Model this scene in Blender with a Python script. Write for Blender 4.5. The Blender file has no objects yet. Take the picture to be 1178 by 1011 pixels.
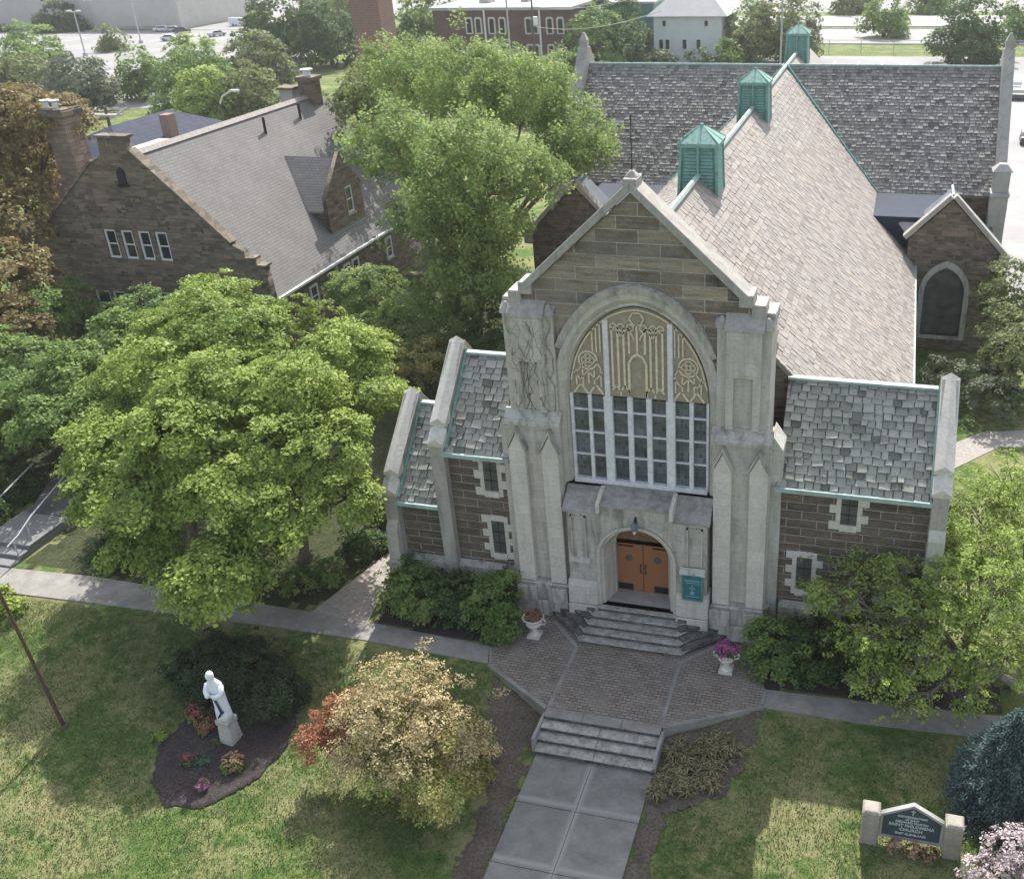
SKY,SUN,EXPO,HAZE=.16,4.1,.88,0.00022
import bpy, bmesh, math, random
import numpy as np
from mathutils import Vector, Matrix
R_ = math.radians
rnd = random.Random(7)
sc = bpy.context.scene
col = sc.collection

# ------------------------------------------------------------------ helpers
def link(o, parent=None):
    col.objects.link(o)
    if parent: o.parent = parent
    return o
def wloc(p):
    v = Vector((0,0,0))
    while p: v += p.location; p = p.parent
    return v
def tag(o, label=None, cat=None, group=None, kind=None):
    for k, v in (('label',label),('category',cat),('group',group),('kind',kind)):
        if v: o[k] = v
    return o
def empty(name, loc, label, cat, group=None, rz=0):
    o = bpy.data.objects.new(name, None); o.location = loc; o.rotation_euler = (0,0,rz)
    o.empty_display_size = .2
    link(o); return tag(o, label, cat, group)
class G:
    """geometry collector (world or local coordinates)"""
    def __init__(s): s.v=[]; s.f=[]; s.m=[]
    def add(s, vs, fs, mi=0):
        b=len(s.v); s.v += [tuple(p) for p in vs]
        s.f += [tuple(b+i for i in f) for f in fs]; s.m += [mi]*len(fs); return s
    def box(s, x0,x1,y0,y1,z0,z1, mi=0):
        return s.add([(x0,y0,z0),(x1,y0,z0),(x1,y1,z0),(x0,y1,z0),(x0,y0,z1),(x1,y0,z1),(x1,y1,z1),(x0,y1,z1)],
              [(0,3,2,1),(4,5,6,7),(0,1,5,4),(1,2,6,5),(2,3,7,6),(3,0,4,7)], mi)
    def obox(s, c, sx,sy,sz, rz=0, mi=0):
        cs,sn=math.cos(rz),math.sin(rz); vs=[]
        for z in (0,sz):
            for x,y in ((-sx/2,-sy/2),(sx/2,-sy/2),(sx/2,sy/2),(-sx/2,sy/2)):
                vs.append((c[0]+x*cs-y*sn,c[1]+x*sn+y*cs,c[2]+z))
        return s.add(vs,[(0,3,2,1),(4,5,6,7),(0,1,5,4),(1,2,6,5),(2,3,7,6),(3,0,4,7)],mi)
    def prism(s, poly, a, b, axis='y', mi=0):
        """poly: 2D convex-ish outline; axis y -> (x,z), x -> (y,z), z -> (x,y)"""
        def P(p,t):
            return (p[0],t,p[1]) if axis=='y' else ((t,p[0],p[1]) if axis=='x' else (p[0],p[1],t))
        n=len(poly); vs=[P(p,a) for p in poly]+[P(p,b) for p in poly]
        fs=[tuple(range(n)),tuple(range(2*n-1,n-1,-1))]+[(i,i+n,(i+1)%n+n,(i+1)%n) for i in range(n)]
        return s.add(vs,fs,mi)
    def frust(s, c, r0,r1,h, n=4, rot=0, mi=0, cap=True):
        vs=[]
        for z,r in ((0,r0),(h,r1)):
            for i in range(n):
                a=rot+2*math.pi*i/n; vs.append((c[0]+r*math.cos(a),c[1]+r*math.sin(a),c[2]+z))
        fs=[(i,(i+1)%n,(i+1)%n+n,i+n) for i in range(n)]
        if cap: fs+=[tuple(range(n-1,-1,-1)),tuple(range(n,2*n))]
        return s.add(vs,fs,mi)
    def lathe(s, c, prof, n=20, mi=0):
        vs=[];
        for r,z in prof:
            for i in range(n):
                a=2*math.pi*i/n; vs.append((c[0]+r*math.cos(a),c[1]+r*math.sin(a),c[2]+z))
        fs=[]
        for k in range(len(prof)-1):
            for i in range(n): fs.append((k*n+i,k*n+(i+1)%n,(k+1)*n+(i+1)%n,(k+1)*n+i))
        fs+=[tuple(range(n-1,-1,-1)),tuple(range((len(prof)-1)*n,len(prof)*n))]
        return s.add(vs,fs,mi)
    def tube(s, pts, rs, n=6, mi=0):
        pts=[Vector(p) for p in pts]; vs=[]; N=len(pts)
        for i,p in enumerate(pts):
            d=(pts[min(i+1,N-1)]-pts[max(i-1,0)]).normalized()
            a=d.cross(Vector((0,0,1)));
            if a.length<1e-3: a=Vector((1,0,0))
            a.normalize(); b=d.cross(a)
            r=rs[i] if hasattr(rs,'__len__') else rs
            for k in range(n):
                t=2*math.pi*k/n; vs.append(p+a*(r*math.cos(t))+b*(r*math.sin(t)))
        fs=[(i*n+k,i*n+(k+1)%n,(i+1)*n+(k+1)%n,(i+1)*n+k) for i in range(N-1) for k in range(n)]
        fs+=[tuple(range(n)),tuple(range(N*n-1,(N-1)*n-1,-1))]
        return s.add(vs,fs,mi)
    def build(s, name, mat, parent=None, smooth=False, bevel=0, local=False, **kw):
        me=bpy.data.meshes.new(name)
        off=(0,0,0) if (local or not parent) else wloc(parent)
        me.from_pydata([(v[0]-off[0],v[1]-off[1],v[2]-off[2]) for v in s.v],[],s.f)
        mats=mat if isinstance(mat,(list,tuple)) else [mat]
        for m in mats: me.materials.append(m)
        if len(mats)>1: me.polygons.foreach_set('material_index', s.m)
        bm=bmesh.new(); bm.from_mesh(me); bmesh.ops.recalc_face_normals(bm,faces=bm.faces)
        if bevel: bmesh.ops.bevel(bm,geom=[e for e in bm.edges if len(e.link_faces)==2 and e.calc_face_angle(0)>.5],offset=bevel,segments=1,affect='EDGES',clamp_overlap=True)
        bm.to_mesh(me); bm.free()
        if smooth: me.shade_smooth()
        o=bpy.data.objects.new(name,me); link(o,parent)
        if kw: tag(o,**kw)
        return o
def hollow(outer, holes, y0, y1, name, mat, parent, axis='y', bevel=0, **kw):
    """flat plate with holes: outline (x,z), extruded from y0 to y1"""
    cu=bpy.data.curves.new('tmp','CURVE'); cu.dimensions='2D'; cu.fill_mode='BOTH'; cu.extrude=abs(y1-y0)/2
    for poly in [outer]+list(holes):
        sp=cu.splines.new('POLY'); sp.points.add(len(poly)-1)
        for i,p in enumerate(poly): sp.points[i].co=(p[0],p[1],0,1)
        sp.use_cyclic_u=True
    t=bpy.data.objects.new('tmp',cu); col.objects.link(t)
    me=bpy.data.meshes.new_from_object(t.evaluated_get(bpy.context.evaluated_depsgraph_get()))
    bpy.data.objects.remove(t); bpy.data.curves.remove(cu)
    ym=(y0+y1)/2; off=wloc(parent)
    for v in me.vertices:
        x,z,d=v.co
        v.co = ((x,ym-d,z) if axis=='y' else (ym+d,x,z)); v.co -= off
    me.materials.clear(); me.materials.append(mat); me.name=name
    o=bpy.data.objects.new(name,me); link(o,parent)
    if kw: tag(o,**kw)
    return o
def text_obj(s, size, x, y, z, mat, parent, tilt=0, name='lettering', depth=.008, font_w=1.0):
    cu=bpy.data.curves.new('t','FONT'); cu.body=s; cu.size=size; cu.align_x='CENTER'; cu.align_y='CENTER'; cu.extrude=depth; cu.offset=.004
    t=bpy.data.objects.new('t',cu); col.objects.link(t)
    me=bpy.data.meshes.new_from_object(t.evaluated_get(bpy.context.evaluated_depsgraph_get()))
    bpy.data.objects.remove(t); bpy.data.curves.remove(cu)
    off=wloc(parent)
    for v in me.vertices:
        a,b,c=v.co; v.co=Vector((x+a*font_w, y-c, z+b))-off
    me.materials.clear(); me.materials.append(mat)
    return link(bpy.data.objects.new(name,me),parent)
def copy_tree(o, parent=None):
    c=o.copy(); col.objects.link(c)
    if parent: c.parent=parent
    for ch in o.children: copy_tree(ch,c)
    return c
def arch_pts(cx, half, spring, apex, n=12, base=None, rnd_=0):
    """pointed arch, left spring -> apex -> right spring (x,z); with base adds jamb feet"""
    rise=apex-spring; c=max((rise*rise-half*half)/(2*half), -half*.49)
    Rr=half+c; L=[]
    a1=math.atan2(rise,c) if c!=0 else math.pi/2
    for i in range(n+1):
        a=a1*i/n; L.append((cx+c+0-Rr*math.cos(a)-0, spring+Rr*math.sin(a)))
    # left arc: centre at (cx+c), goes from x=cx-half up to the apex
    if rnd_:
        L=[]
        for i in range(n+1):
            x=-half*math.cos(math.pi/2*i/n); zp=math.sqrt(max(0,Rr*Rr-(abs(x)+c)**2)); ze=rise*math.sqrt(max(0,1-(x/half)**2))
            L.append((cx+x,spring+(1-rnd_)*zp+rnd_*ze))
    Rg=[(2*cx-x,z) for x,z in reversed(L[:-1])]
    pts=L+Rg
    if base is not None: pts=[(cx-half,base)]+pts+[(cx+half,base)]
    return pts
def ellipse(cx,cz,r,n=16,rz=None): return [(cx+r*math.cos(2*math.pi*i/n),cz+(rz or r)*math.sin(2*math.pi*i/n)) for i in range(n)]

# ------------------------------------------------------------------ materials
class NT:
    def __init__(s,name):
        s.m=bpy.data.materials.new(name); s.m.use_nodes=True; s.t=s.m.node_tree; s.n=s.t.nodes; s.l=s.t.links
        s.b=s.n['Principled BSDF']; s.out=s.n['Material Output']
        s.tc=s.n.new('ShaderNodeTexCoord')
    def node(s,t,**k):
        n=s.n.new(t)
        for a,b in k.items():
            if a.startswith('_'): setattr(n,a[1:],b)
            else:
                key=a.replace('__',' ')
                n.inputs[key].default_value=b
        return n
    def pos(s):  # true position, so that nothing depends on object origins
        g=s.n.new('ShaderNodeNewGeometry'); return g.outputs['Position']
    def noise(s,vec,scale,detail=4,rough=.6,dist=0):
        n=s.node('ShaderNodeTexNoise'); n.inputs['Scale'].default_value=scale; n.inputs['Detail'].default_value=detail
        n.inputs['Roughness'].default_value=rough; n.inputs['Distortion'].default_value=dist
        s.l.new(vec,n.inputs['Vector']); return n.outputs['Fac']
    def ramp(s,fac,*stops,interp='LINEAR'):
        r=s.n.new('ShaderNodeValToRGB'); e=r.color_ramp.elements; r.color_ramp.interpolation=interp
        while len(e)<len(stops): e.new(.5)
        for i,(p,c) in enumerate(stops):
            e[i].position=p; e[i].color=(c,c,c,1) if not hasattr(c,'__len__') else (*c,1)
        s.l.new(fac,r.inputs[0]); return r.outputs[0]
    def mix(s,f,a,b,mode='MIX'):
        m=s.n.new('ShaderNodeMix'); m.data_type='RGBA'; m.blend_type=mode
        for i,v in ((0,f),(6,a),(7,b)):
            if hasattr(v,'is_linked'): s.l.new(v,m.inputs[i])
            elif i==0: m.inputs[0].default_value=v
            else: m.inputs[i].default_value=(*v,1) if hasattr(v,'__len__') else (v,v,v,1)
        return m.outputs[2]
    def math(s,op,a,b=0):
        m=s.n.new('ShaderNodeMath'); m.operation=op
        for i,v in ((0,a),(1,b)):
            if hasattr(v,'is_linked'): s.l.new(v,m.inputs[i])
            else: m.inputs[i].default_value=v
        return m.outputs[0]
    def bump(s,h,strength=.4,dist=.02,prev=None):
        b=s.n.new('ShaderNodeBump'); b.inputs['Strength'].default_value=strength; b.inputs['Distance'].default_value=dist
        s.l.new(h,b.inputs['Height'])
        if prev is not None: s.l.new(prev,b.inputs['Normal'])
        return b.outputs[0]
    def wallvec(s):
        sp=s.n.new('ShaderNodeSeparateXYZ'); s.l.new(s.pos(),sp.inputs[0])
        cb=s.n.new('ShaderNodeCombineXYZ'); s.l.new(s.math('ADD',sp.outputs[0],sp.outputs[1]),cb.inputs[0]); s.l.new(sp.outputs[2],cb.inputs[1])
        return cb.outputs[0]
    def brick(s,vec,w,h,mortar,c1,c2,cm,off=.5,sm=.1,bias=0):
        b=s.n.new('ShaderNodeTexBrick'); b.offset=off; b.inputs['Scale'].default_value=1
        b.inputs['Brick Width'].default_value=w; b.inputs['Row Height'].default_value=h; b.inputs['Mortar Size'].default_value=mortar
        b.inputs['Mortar Smooth'].default_value=sm; b.inputs['Bias'].default_value=bias
        b.inputs['Color1'].default_value=(*c1,1); b.inputs['Color2'].default_value=(*c2,1); b.inputs['Mortar'].default_value=(*cm,1)
        s.l.new(vec,b.inputs['Vector']); return b
    def fin(s,color,rough=.85,normal=None,spec=.3):
        if hasattr(color,'is_linked'): s.l.new(color,s.b.inputs['Base Color'])
        else: s.b.inputs['Base Color'].default_value=(*color,1)
        if hasattr(rough,'is_linked'): s.l.new(rough,s.b.inputs['Roughness'])
        else: s.b.inputs['Roughness'].default_value=rough
        s.b.inputs['Specular IOR Level'].default_value=spec
        if normal is not None: s.l.new(normal,s.b.inputs['Normal'])
        return s.m
M={}
def ashlar(name,w,h,mort,c1,c2,cm,stain,big=.5,rough=0):
    t=NT(name); v=t.wallvec(); p=t.pos()
    nz=t.node('ShaderNodeTexNoise'); nz.inputs['Scale'].default_value=3.5; nz.inputs['Detail'].default_value=3; t.l.new(p,nz.inputs['Vector'])
    vm=t.node('ShaderNodeVectorMath',_operation='MULTIPLY_ADD'); t.l.new(nz.outputs['Color'],vm.inputs[0]); k_=.02+.09*rough; vm.inputs[1].default_value=(k_,k_,0); t.l.new(v,vm.inputs[2]); v=vm.outputs[0]
    b=t.brick(v,w,h,mort,c1,c2,cm)
    if rough:
        class B2: pass
        b2=t.brick(v,w*.62,h*.5,mort,c1,tuple(x*.8 for x in c2),cm,off=.4); msk=t.ramp(t.noise(v,1.1,1,.4),(.50,0),(.505,1))
        bo=B2(); bo.outputs={'Color':t.mix(msk,b.outputs['Color'],b2.outputs['Color']),'Fac':t.mix(msk,b.outputs['Fac'],b2.outputs['Fac'])}; b=bo
    n1=t.noise(p,2.2,6,.65); n2=t.noise(p,11,5,.7); n3=t.noise(p,.7,3,.5,.5)
    c=t.mix(t.math('MULTIPLY',t.ramp(n1,(.42,0),(.7,1)),.6),b.outputs['Color'],stain)
    c=t.mix(t.ramp(n2,(.3,.55),(.75,1.25)),c,c) if False else c
    k=t.ramp(n2,(.25,.62),(.5,1),(.8,1.3)); c=t.mix(1.0,c,k,'MULTIPLY')
    mp=t.n.new('ShaderNodeMapping'); mp.inputs['Scale'].default_value=(.8,.8,9); t.l.new(p,mp.inputs[0]); ns=t.noise(mp.outputs[0],1.0,5,.7); c=t.mix(1.0,c,t.ramp(ns,(.3,.55),(.5,1),(.7,1.3)),'MULTIPLY')
    c=t.mix(t.math('MULTIPLY',t.ramp(n3,(.4,0),(.7,1)),big),c,stain)
    h1=t.math('ADD',t.math('MULTIPLY',n2,.6),t.math('MULTIPLY',b.outputs['Fac'],-.8))
    return t.fin(c,.9,t.bump(h1,.6,.03))
M['dark_ashlar']=ashlar('dark_sandstone_ashlar',1.15,.37,.018,(.15,.115,.085),(.075,.062,.05),(.36,.335,.28),(.19,.16,.125),.25)
M['gable_ashlar']=ashlar('gable_sandstone_ashlar',1.55,.47,.017,(.36,.29,.21),(.075,.062,.05),(.42,.395,.335),(.28,.26,.22),.4)
M['rubble']=ashlar('brown_sandstone_blocks',.95,.38,.016,(.26,.205,.15),(.075,.065,.052),(.18,.155,.12),(.17,.14,.105),.35,1)
M['chimney_stone']=ashlar('chimney_sandstone_blocks',.85,.42,.02,(.33,.235,.17),(.2,.15,.12),(.15,.13,.11),(.19,.155,.125),.3)
def limestone(name,base,dark,w=.9,h=.52,stainf=.55):
    t=NT(name); v=t.wallvec(); p=t.pos()
    b=t.brick(v,w,h,.006,base,tuple(x*.90 for x in base),tuple(x*.66 for x in base),sm=.3)
    mp=t.n.new('ShaderNodeMapping'); mp.inputs['Scale'].default_value=(2.2,2.2,.35); t.l.new(p,mp.inputs[0])
    st=t.noise(mp.outputs[0],1.3,6,.68,.4); n2=t.noise(p,9,6,.7); n4=t.noise(p,1.1,5,.6)
    c=t.mix(t.math('MULTIPLY',t.ramp(st,(.46,0),(.72,1)),stainf),b.outputs['Color'],dark)
    c=t.mix(t.math('MULTIPLY',t.ramp(n4,(.5,0),(.72,1)),.35),c,tuple(x*1.12 for x in dark))
    c=t.mix(1.0,c,t.ramp(n2,(.25,.78),(.5,1),(.8,1.14)),'MULTIPLY')
    return t.fin(c,.88,t.bump(t.math('ADD',n2,t.math('MULTIPLY',b.outputs['Fac'],-.7)),.35,.015))
M['lime']=limestone('weathered_limestone',(.56,.53,.465),(.24,.22,.19),.95,.5,.6)
M['lime_dark']=limestone('stained_limestone',(.50,.475,.42),(.13,.12,.105),1.1,.5,.9)
M['lime_light']=limestone('pale_limestone',(.64,.60,.525),(.36,.335,.29),1.2,.48,.35)
M['coping']=limestone('coping_limestone',(.42,.39,.345),(.17,.16,.145),1.2,3,.6)
def simple(name,c,rough=.8,var=.18,scale=6,metal=0,spec=.3,bump=.2):
    t=NT(name); p=t.pos(); n=t.noise(p,scale,6,.65); n2=t.noise(p,scale*.2,3,.5)
    cc=t.mix(1.0,c,t.ramp(n,(.25,1-var),(.75,1+var)),'MULTIPLY'); cc=t.mix(1.0,cc,t.ramp(n2,(.3,1-var*.6),(.7,1+var*.6)),'MULTIPLY')
    t.b.inputs['Metallic'].default_value=metal
    return t.fin(cc,rough,t.bump(n,bump,.01),spec)

def patina(name,c,brown,f):
    t=NT(name); p=t.pos(); mp=t.n.new('ShaderNodeMapping'); mp.inputs['Scale'].default_value=(3,3,.7); t.l.new(p,mp.inputs[0]); n=t.noise(mp.outputs[0],1.6,6,.7,.4); n2=t.noise(p,6,5,.6)
    cc=t.mix(t.math('MULTIPLY',t.ramp(n,(.48,0),(.68,1)),f),c,brown); cc=t.mix(1.0,cc,t.ramp(n2,(.25,.75),(.75,1.3)),'MULTIPLY'); return t.fin(cc,.7,t.bump(n2,.3,.01),.3)
M['copper_dark']=simple('dark_verdigris_copper',(.11,.24,.205),.65,.3,5)
M['copper']=patina('verdigris_copper',(.19,.34,.29),(.10,.13,.10),.6)
M['copper_pale']=simple('pale_verdigris_flashing',(.33,.42,.38),.65,.25,3)
M['lead']=simple('weathered_lead_roof',(.13,.15,.165),.7,.3,5)
M['slab_roof']=simple('weathered_stone_slabs',(.30,.29,.26),.85,.4,4)
M['navy']=simple('navy_roof_membrane',(.018,.028,.05),.8,.2,1.5)
M['white_paint']=simple('flaking_white_paint',(.66,.65,.65),.6,.22,14)
M['trim']=simple('white_trim',(.72,.72,.7),.5,.08,8)
M['dark_iron']=simple('dark_iron',(.02,.02,.022),.5,.2,9)
M['mortar_grey']=simple('grey_render',(.36,.35,.33),.85,.15,3)
M['bronze_pole']=simple('brown_pole',(.095,.058,.04),.6,.2,6)
M['galv']=simple('galvanised_metal',(.42,.43,.43),.5,.12,6)
M['concrete']=simple('concrete',(.33,.32,.3),.9,.18,3)
M['marble']=simple('white_painted_stone',(.78,.79,.82),.6,.06,6)
M['blue_sash']=simple('blue_sash_paint',(.02,.05,.11),.6,.1,6)
M['pedestal']=limestone('pedestal_stone',(.50,.475,.43),(.30,.275,.24),.5,3,.5)
M['brown_roof']=simple('brown_mulch_wood',(.12,.08,.05),.9,.2,6)
M['vine']=simple('dry_vine_stems',(.17,.15,.13),.95,.3,8)
M['bark']=simple('grey_brown_bark',(.13,.105,.08),.95,.35,8)
M['bark_pale']=simple('pale_bark',(.27,.235,.19),.95,.3,8)
M['white_wall']=simple('white_siding',(.66,.67,.67),.8,.07,1)
M['beige_wall']=simple('beige_blockwork',(.50,.475,.44),.9,.1,.5)
M['grey_roof']=simple('grey_flat_roof',(.42,.41,.4),.9,.12,.6)
M['shingle_dark']=simple('dark_shingles',(.10,.11,.125),.9,.2,2)
def glass(name,c,rough=.12):
    t=NT(name); n=t.noise(t.pos(),1.6,3,.5); n2=t.noise(t.pos(),7,4,.6)
    cc=t.mix(1.0,c,t.ramp(n,(.3,.55),(.7,1.6)),'MULTIPLY')
    return t.fin(cc,rough,t.bump(n2,.12,.01),.5)
t=NT('leaded_window_glass'); b=t.brick(t.wallvec(),.145,.2,.012,(.05,.062,.075),(.12,.135,.15),(.13,.135,.14),off=0); n=t.noise(t.pos(),1.1,3,.5)
M['pane']=t.fin(t.mix(1.0,b.outputs['Color'],t.ramp(n,(.3,.5),(.7,1.5)),'MULTIPLY'),.22,t.bump(t.noise(t.pos(),5,2,.5),.25,.02),.5)  # broad tint noise paints uneven reflections into the glass colour
t=NT('brown_oak_tympanum'); n=t.noise(t.pos(),5,5,.6); M['tymp']=t.fin(t.mix(t.ramp(n,(.3,0),(.7,1)),(.17,.09,.05),(.25,.13,.07)),.6)
M['dark_glass']=glass('dark_window_glass',(.02,.024,.03),.12)
M['screen']=glass('grey_window_screen',(.075,.078,.072),.5)
# painted tracery panels
t=NT('tan_recess_panel'); n=t.noise(t.pos(),5,6,.6)
M['tan_dark']=t.fin(t.mix(t.ramp(n,(.35,0),(.65,1)),(.29,.25,.18),(.38,.33,.25)),.8,t.bump(n,.2,.01))  # panel colour carries the shade of recesses between the bars
t=NT('tan_painted_tracery'); n=t.noise(t.pos(),9,6,.6)
M['tan_light']=t.fin(t.mix(t.ramp(n,(.35,0),(.65,1)),(.58,.50,.35),(.76,.68,.51)),.75,t.bump(n,.2,.01))
t=NT('orange_oak_door'); p=t.pos()
sp=t.n.new('ShaderNodeMapping'); sp.inputs['Scale'].default_value=(7.2,1,.6); t.l.new(p,sp.inputs[0])
w=t.n.new('ShaderNodeTexWave'); w.inputs['Scale'].default_value=1.0; w.inputs['Distortion'].default_value=.6; w.inputs['Detail'].default_value=4; t.l.new(sp.outputs[0],w.inputs[0])
M['door']=t.fin(t.mix(t.ramp(w.outputs['Fac'],(.0,0),(1,1)),(.27,.115,.05),(.36,.16,.075)),.55,t.bump(w.outputs['Fac'],.3,.01))
# slate, tinted slate by slate
def slate(name,c0,c1,c2,patch,patchf=.4,rough=.75):
    t=NT(name); a=t.n.new('ShaderNodeAttribute'); a.attribute_name='tint'
    p=t.pos(); n=t.noise(p,14,5,.7); n2=t.noise(p,.45,4,.55,.6)
    c=t.ramp(a.outputs['Fac'],(0,c0),(.5,c1),(1,c2))
    c=t.mix(t.math('MULTIPLY',t.ramp(n2,(.42,0),(.68,1)),patchf),c,patch)
    c=t.mix(1.0,c,t.ramp(n,(.25,.7),(.5,1),(.8,1.28)),'MULTIPLY')
    return t.fin(c,rough,t.bump(n,.35,.012))
M['slate_nave']=slate('pinkish_nave_slate',(.215,.187,.163),(.30,.262,.228),(.365,.325,.28),(.27,.255,.24),.45)
M['slate_tr']=slate('grey_transept_slate',(.12,.112,.10),(.23,.22,.195),(.32,.305,.275),(.17,.16,.145),.35)
M['slate_wing']=slate('rough_grey_wing_slate',(.12,.12,.10),(.31,.31,.265),(.39,.385,.335),(.19,.205,.155),.3)
# asphalt shingle
def shingle(name,c1,c2,axis='y',w=.33,h=.16):
    t=NT(name); p=t.pos(); sp=t.n.new('ShaderNodeSeparateXYZ'); t.l.new(p,sp.inputs[0])
    cb=t.n.new('ShaderNodeCombineXYZ'); t.l.new(sp.outputs[1 if axis=='y' else 0],cb.inputs[0]); t.l.new(sp.outputs[2],cb.inputs[1])
    b=t.brick(cb.outputs[0],w,h,.012,c1,c2,tuple(x*.55 for x in c1))
    n=t.noise(p,20,4,.7); n2=t.noise(p,.5,4,.6)
    c=t.mix(1.0,b.outputs['Color'],t.ramp(n,(.25,.8),(.75,1.2)),'MULTIPLY'); c=t.mix(1.0,c,t.ramp(n2,(.3,.88),(.7,1.1)),'MULTIPLY')
    return t.fin(c,.92,t.bump(t.math('ADD',t.math('MULTIPLY',n,.5),t.math('MULTIPLY',b.outputs['Fac'],-1)),.5,.015))
M['shingle']=shingle('brown_grey_shingles',(.205,.195,.185),(.18,.172,.163))
M['shingle_x']=shingle('dormer_shingles',(.32,.29,.26),(.27,.245,.215),'x')
M['shingle_blue']=shingle('blue_grey_shingles',(.045,.052,.08),(.035,.04,.062),'y',.5,.25)
t=NT('red_brown_brick'); b=t.brick(t.wallvec(),.3,.12,.012,(.14,.06,.05),(.10,.045,.038),(.2,.16,.14)); n=t.noise(t.pos(),.4,4,.6)
M['red_brick']=t.fin(t.mix(1.0,b.outputs['Color'],t.ramp(n,(.3,.75),(.7,1.2)),'MULTIPLY'),.9)
t=NT('stack_brick'); b=t.brick(t.wallvec(),.3,.14,.02,(.29,.15,.115),(.2,.11,.09),(.34,.27,.24)); n=t.noise(t.pos(),1.3,5,.6)
M['stack_brick']=t.fin(t.mix(t.math('MULTIPLY',t.ramp(n,(.4,0),(.6,1)),.5),b.outputs['Color'],(.28,.19,.165)),.9)
# ground covers
def grassmat():
    t=NT('lawn_grass'); p=t.pos()
    n1=t.noise(p,.33,5,.6,.4); n2=t.noise(p,2.4,6,.68,.6); n3=t.noise(p,26,4,.75); n4=t.noise(p,.09,3,.5)
    c=t.mix(t.ramp(n2,(.32,0),(.68,1)),(.062,.112,.030),(.135,.195,.052))
    c=t.mix(t.ramp(t.math('ADD',t.math('MULTIPLY',n1,.62),t.math('MULTIPLY',n2,.42)),(.475,0),(.59,.65),(.72,.95)),c,(.31,.275,.14))
    c=t.mix(t.math('MULTIPLY',t.ramp(n4,(.52,0),(.66,1)),.45),c,(.15,.16,.055))
    c=t.mix(1.0,c,t.ramp(n3,(.2,.45),(.5,1),(.85,1.5)),'MULTIPLY')
    return t.fin(c,.95,t.bump(t.math('ADD',n3,n2),.9,.06),.1)
M['grass']=grassmat()
def soil(name,c0,c1,sc=9):
    t=NT(name); p=t.pos(); n=t.noise(p,sc,8,.8); n2=t.noise(p,1.2,4,.6)
    c=t.mix(t.ramp(n,(.4,0),(.62,1)),c0,c1); c=t.mix(1.0,c,t.ramp(n2,(.3,.8),(.7,1.2)),'MULTIPLY')
    return t.fin(c,.97,t.bump(n,.9,.06),.1)
M['mulch']=soil('dark_mulch',(.032,.026,.026),(.10,.085,.078),14)
M['shade_ground']=soil('shade_darkened_leafy_ground',(.03,.045,.018),(.085,.085,.045),6)  # leafy ground cover, darkened for the shade under the trees
M['soil']=soil('brown_soil',(.085,.07,.055),(.17,.145,.115),10)
t=NT('grey_brown_pavers'); mp=t.n.new('ShaderNodeMapping'); mp.inputs['Rotation'].default_value=(0,0,0); t.l.new(t.pos(),mp.inputs[0])
b=t.brick(mp.outputs[0],.30,.15,.014,(.27,.22,.18),(.18,.15,.122),(.075,.065,.055)); n=t.noise(t.pos(),1.2,5,.6); n2=t.noise(t.pos(),17,3,.6)
c=t.mix(t.math('MULTIPLY',t.ramp(n,(.4,0),(.65,1)),.45),b.outputs['Color'],(.27,.25,.215)); c=t.mix(1.0,c,t.ramp(n2,(.25,.8),(.75,1.25)),'MULTIPLY')
M['paver']=t.fin(c,.9,t.bump(t.math('MULTIPLY',b.outputs['Fac'],-1),.6,.012))
def slab(name,c0,c1,sc=1.4):
    t=NT(name); p=t.pos(); n=t.noise(p,sc,6,.65,.3); n2=t.noise(p,30,3,.7)
    c=t.mix(t.ramp(n,(.35,0),(.65,1)),c0,c1); c=t.mix(1.0,c,t.ramp(n2,(.2,.85),(.8,1.15)),'MULTIPLY')
    return t.fin(c,.88,t.bump(n2,.2,.01))
M['walk']=slab('grey_concrete_slabs',(.155,.165,.16),(.21,.215,.205))
M['walk_edge']=slab('pale_weathered_concrete',(.27,.265,.245),(.33,.32,.295),4)
M['path']=slab('path_concrete',(.21,.195,.175),(.30,.285,.255))
M['shaded_path']=slab('shade_dark_concrete',(.075,.075,.07),(.12,.118,.11))  # concrete darkened, tree shade put into its colour
M['path_old']=slab('old_stone_path',(.24,.21,.185),(.38,.345,.31),6)
M['asphalt']=slab('sunbleached_asphalt',(.22,.215,.21),(.28,.272,.26),.12)
M['road']=slab('pale_road',(.25,.243,.235),(.32,.312,.30),.2)
t=NT('weathered_step_stone'); p=t.pos(); n=t.noise(p,3.2,8,.75,.3); n2=t.noise(p,22,4,.7)
M['step']=t.fin(t.mix(1.0,t.mix(t.ramp(n,(.34,0),(.66,1)),(.17,.16,.145),(.50,.475,.42)),t.ramp(n2,(.2,.8),(.8,1.2)),'MULTIPLY'),.85,t.bump(n,.4,.02))
M['step_dark']=soil('dark_step_stone',(.07,.067,.062),(.20,.19,.175),4)  # dark flank slabs; on risers the dark stands for shade
def leafmat(name,c0,c1,trans=.38,hue=None):
    t=NT(name); a=t.n.new('ShaderNodeAttribute'); a.attribute_name='tint'
    c=t.ramp(a.outputs['Fac'],(0,c0),(1,c1)) if hue is None else t.ramp(a.outputs['Fac'],(0,c0),(.6,c1),(1,hue))
    t.l.new(c,t.b.inputs['Base Color']); t.b.inputs['Roughness'].default_value=.6; t.b.inputs['Specular IOR Level'].default_value=.2
    tr=t.n.new('ShaderNodeBsdfTranslucent'); t.l.new(c,tr.inputs[0])
    mx=t.n.new('ShaderNodeMixShader'); mx.inputs[0].default_value=trans
    t.l.new(t.b.outputs[0],mx.inputs[1]); t.l.new(tr.outputs[0],mx.inputs[2]); t.l.new(mx.outputs[0],t.out.inputs[0])
    return t.m
M['leaf_lime']=leafmat('lime_green_leaves',(.13,.20,.038),(.41,.50,.115))
M['leaf_mid']=leafmat('mid_green_leaves',(.09,.165,.045),(.27,.36,.10))
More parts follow.
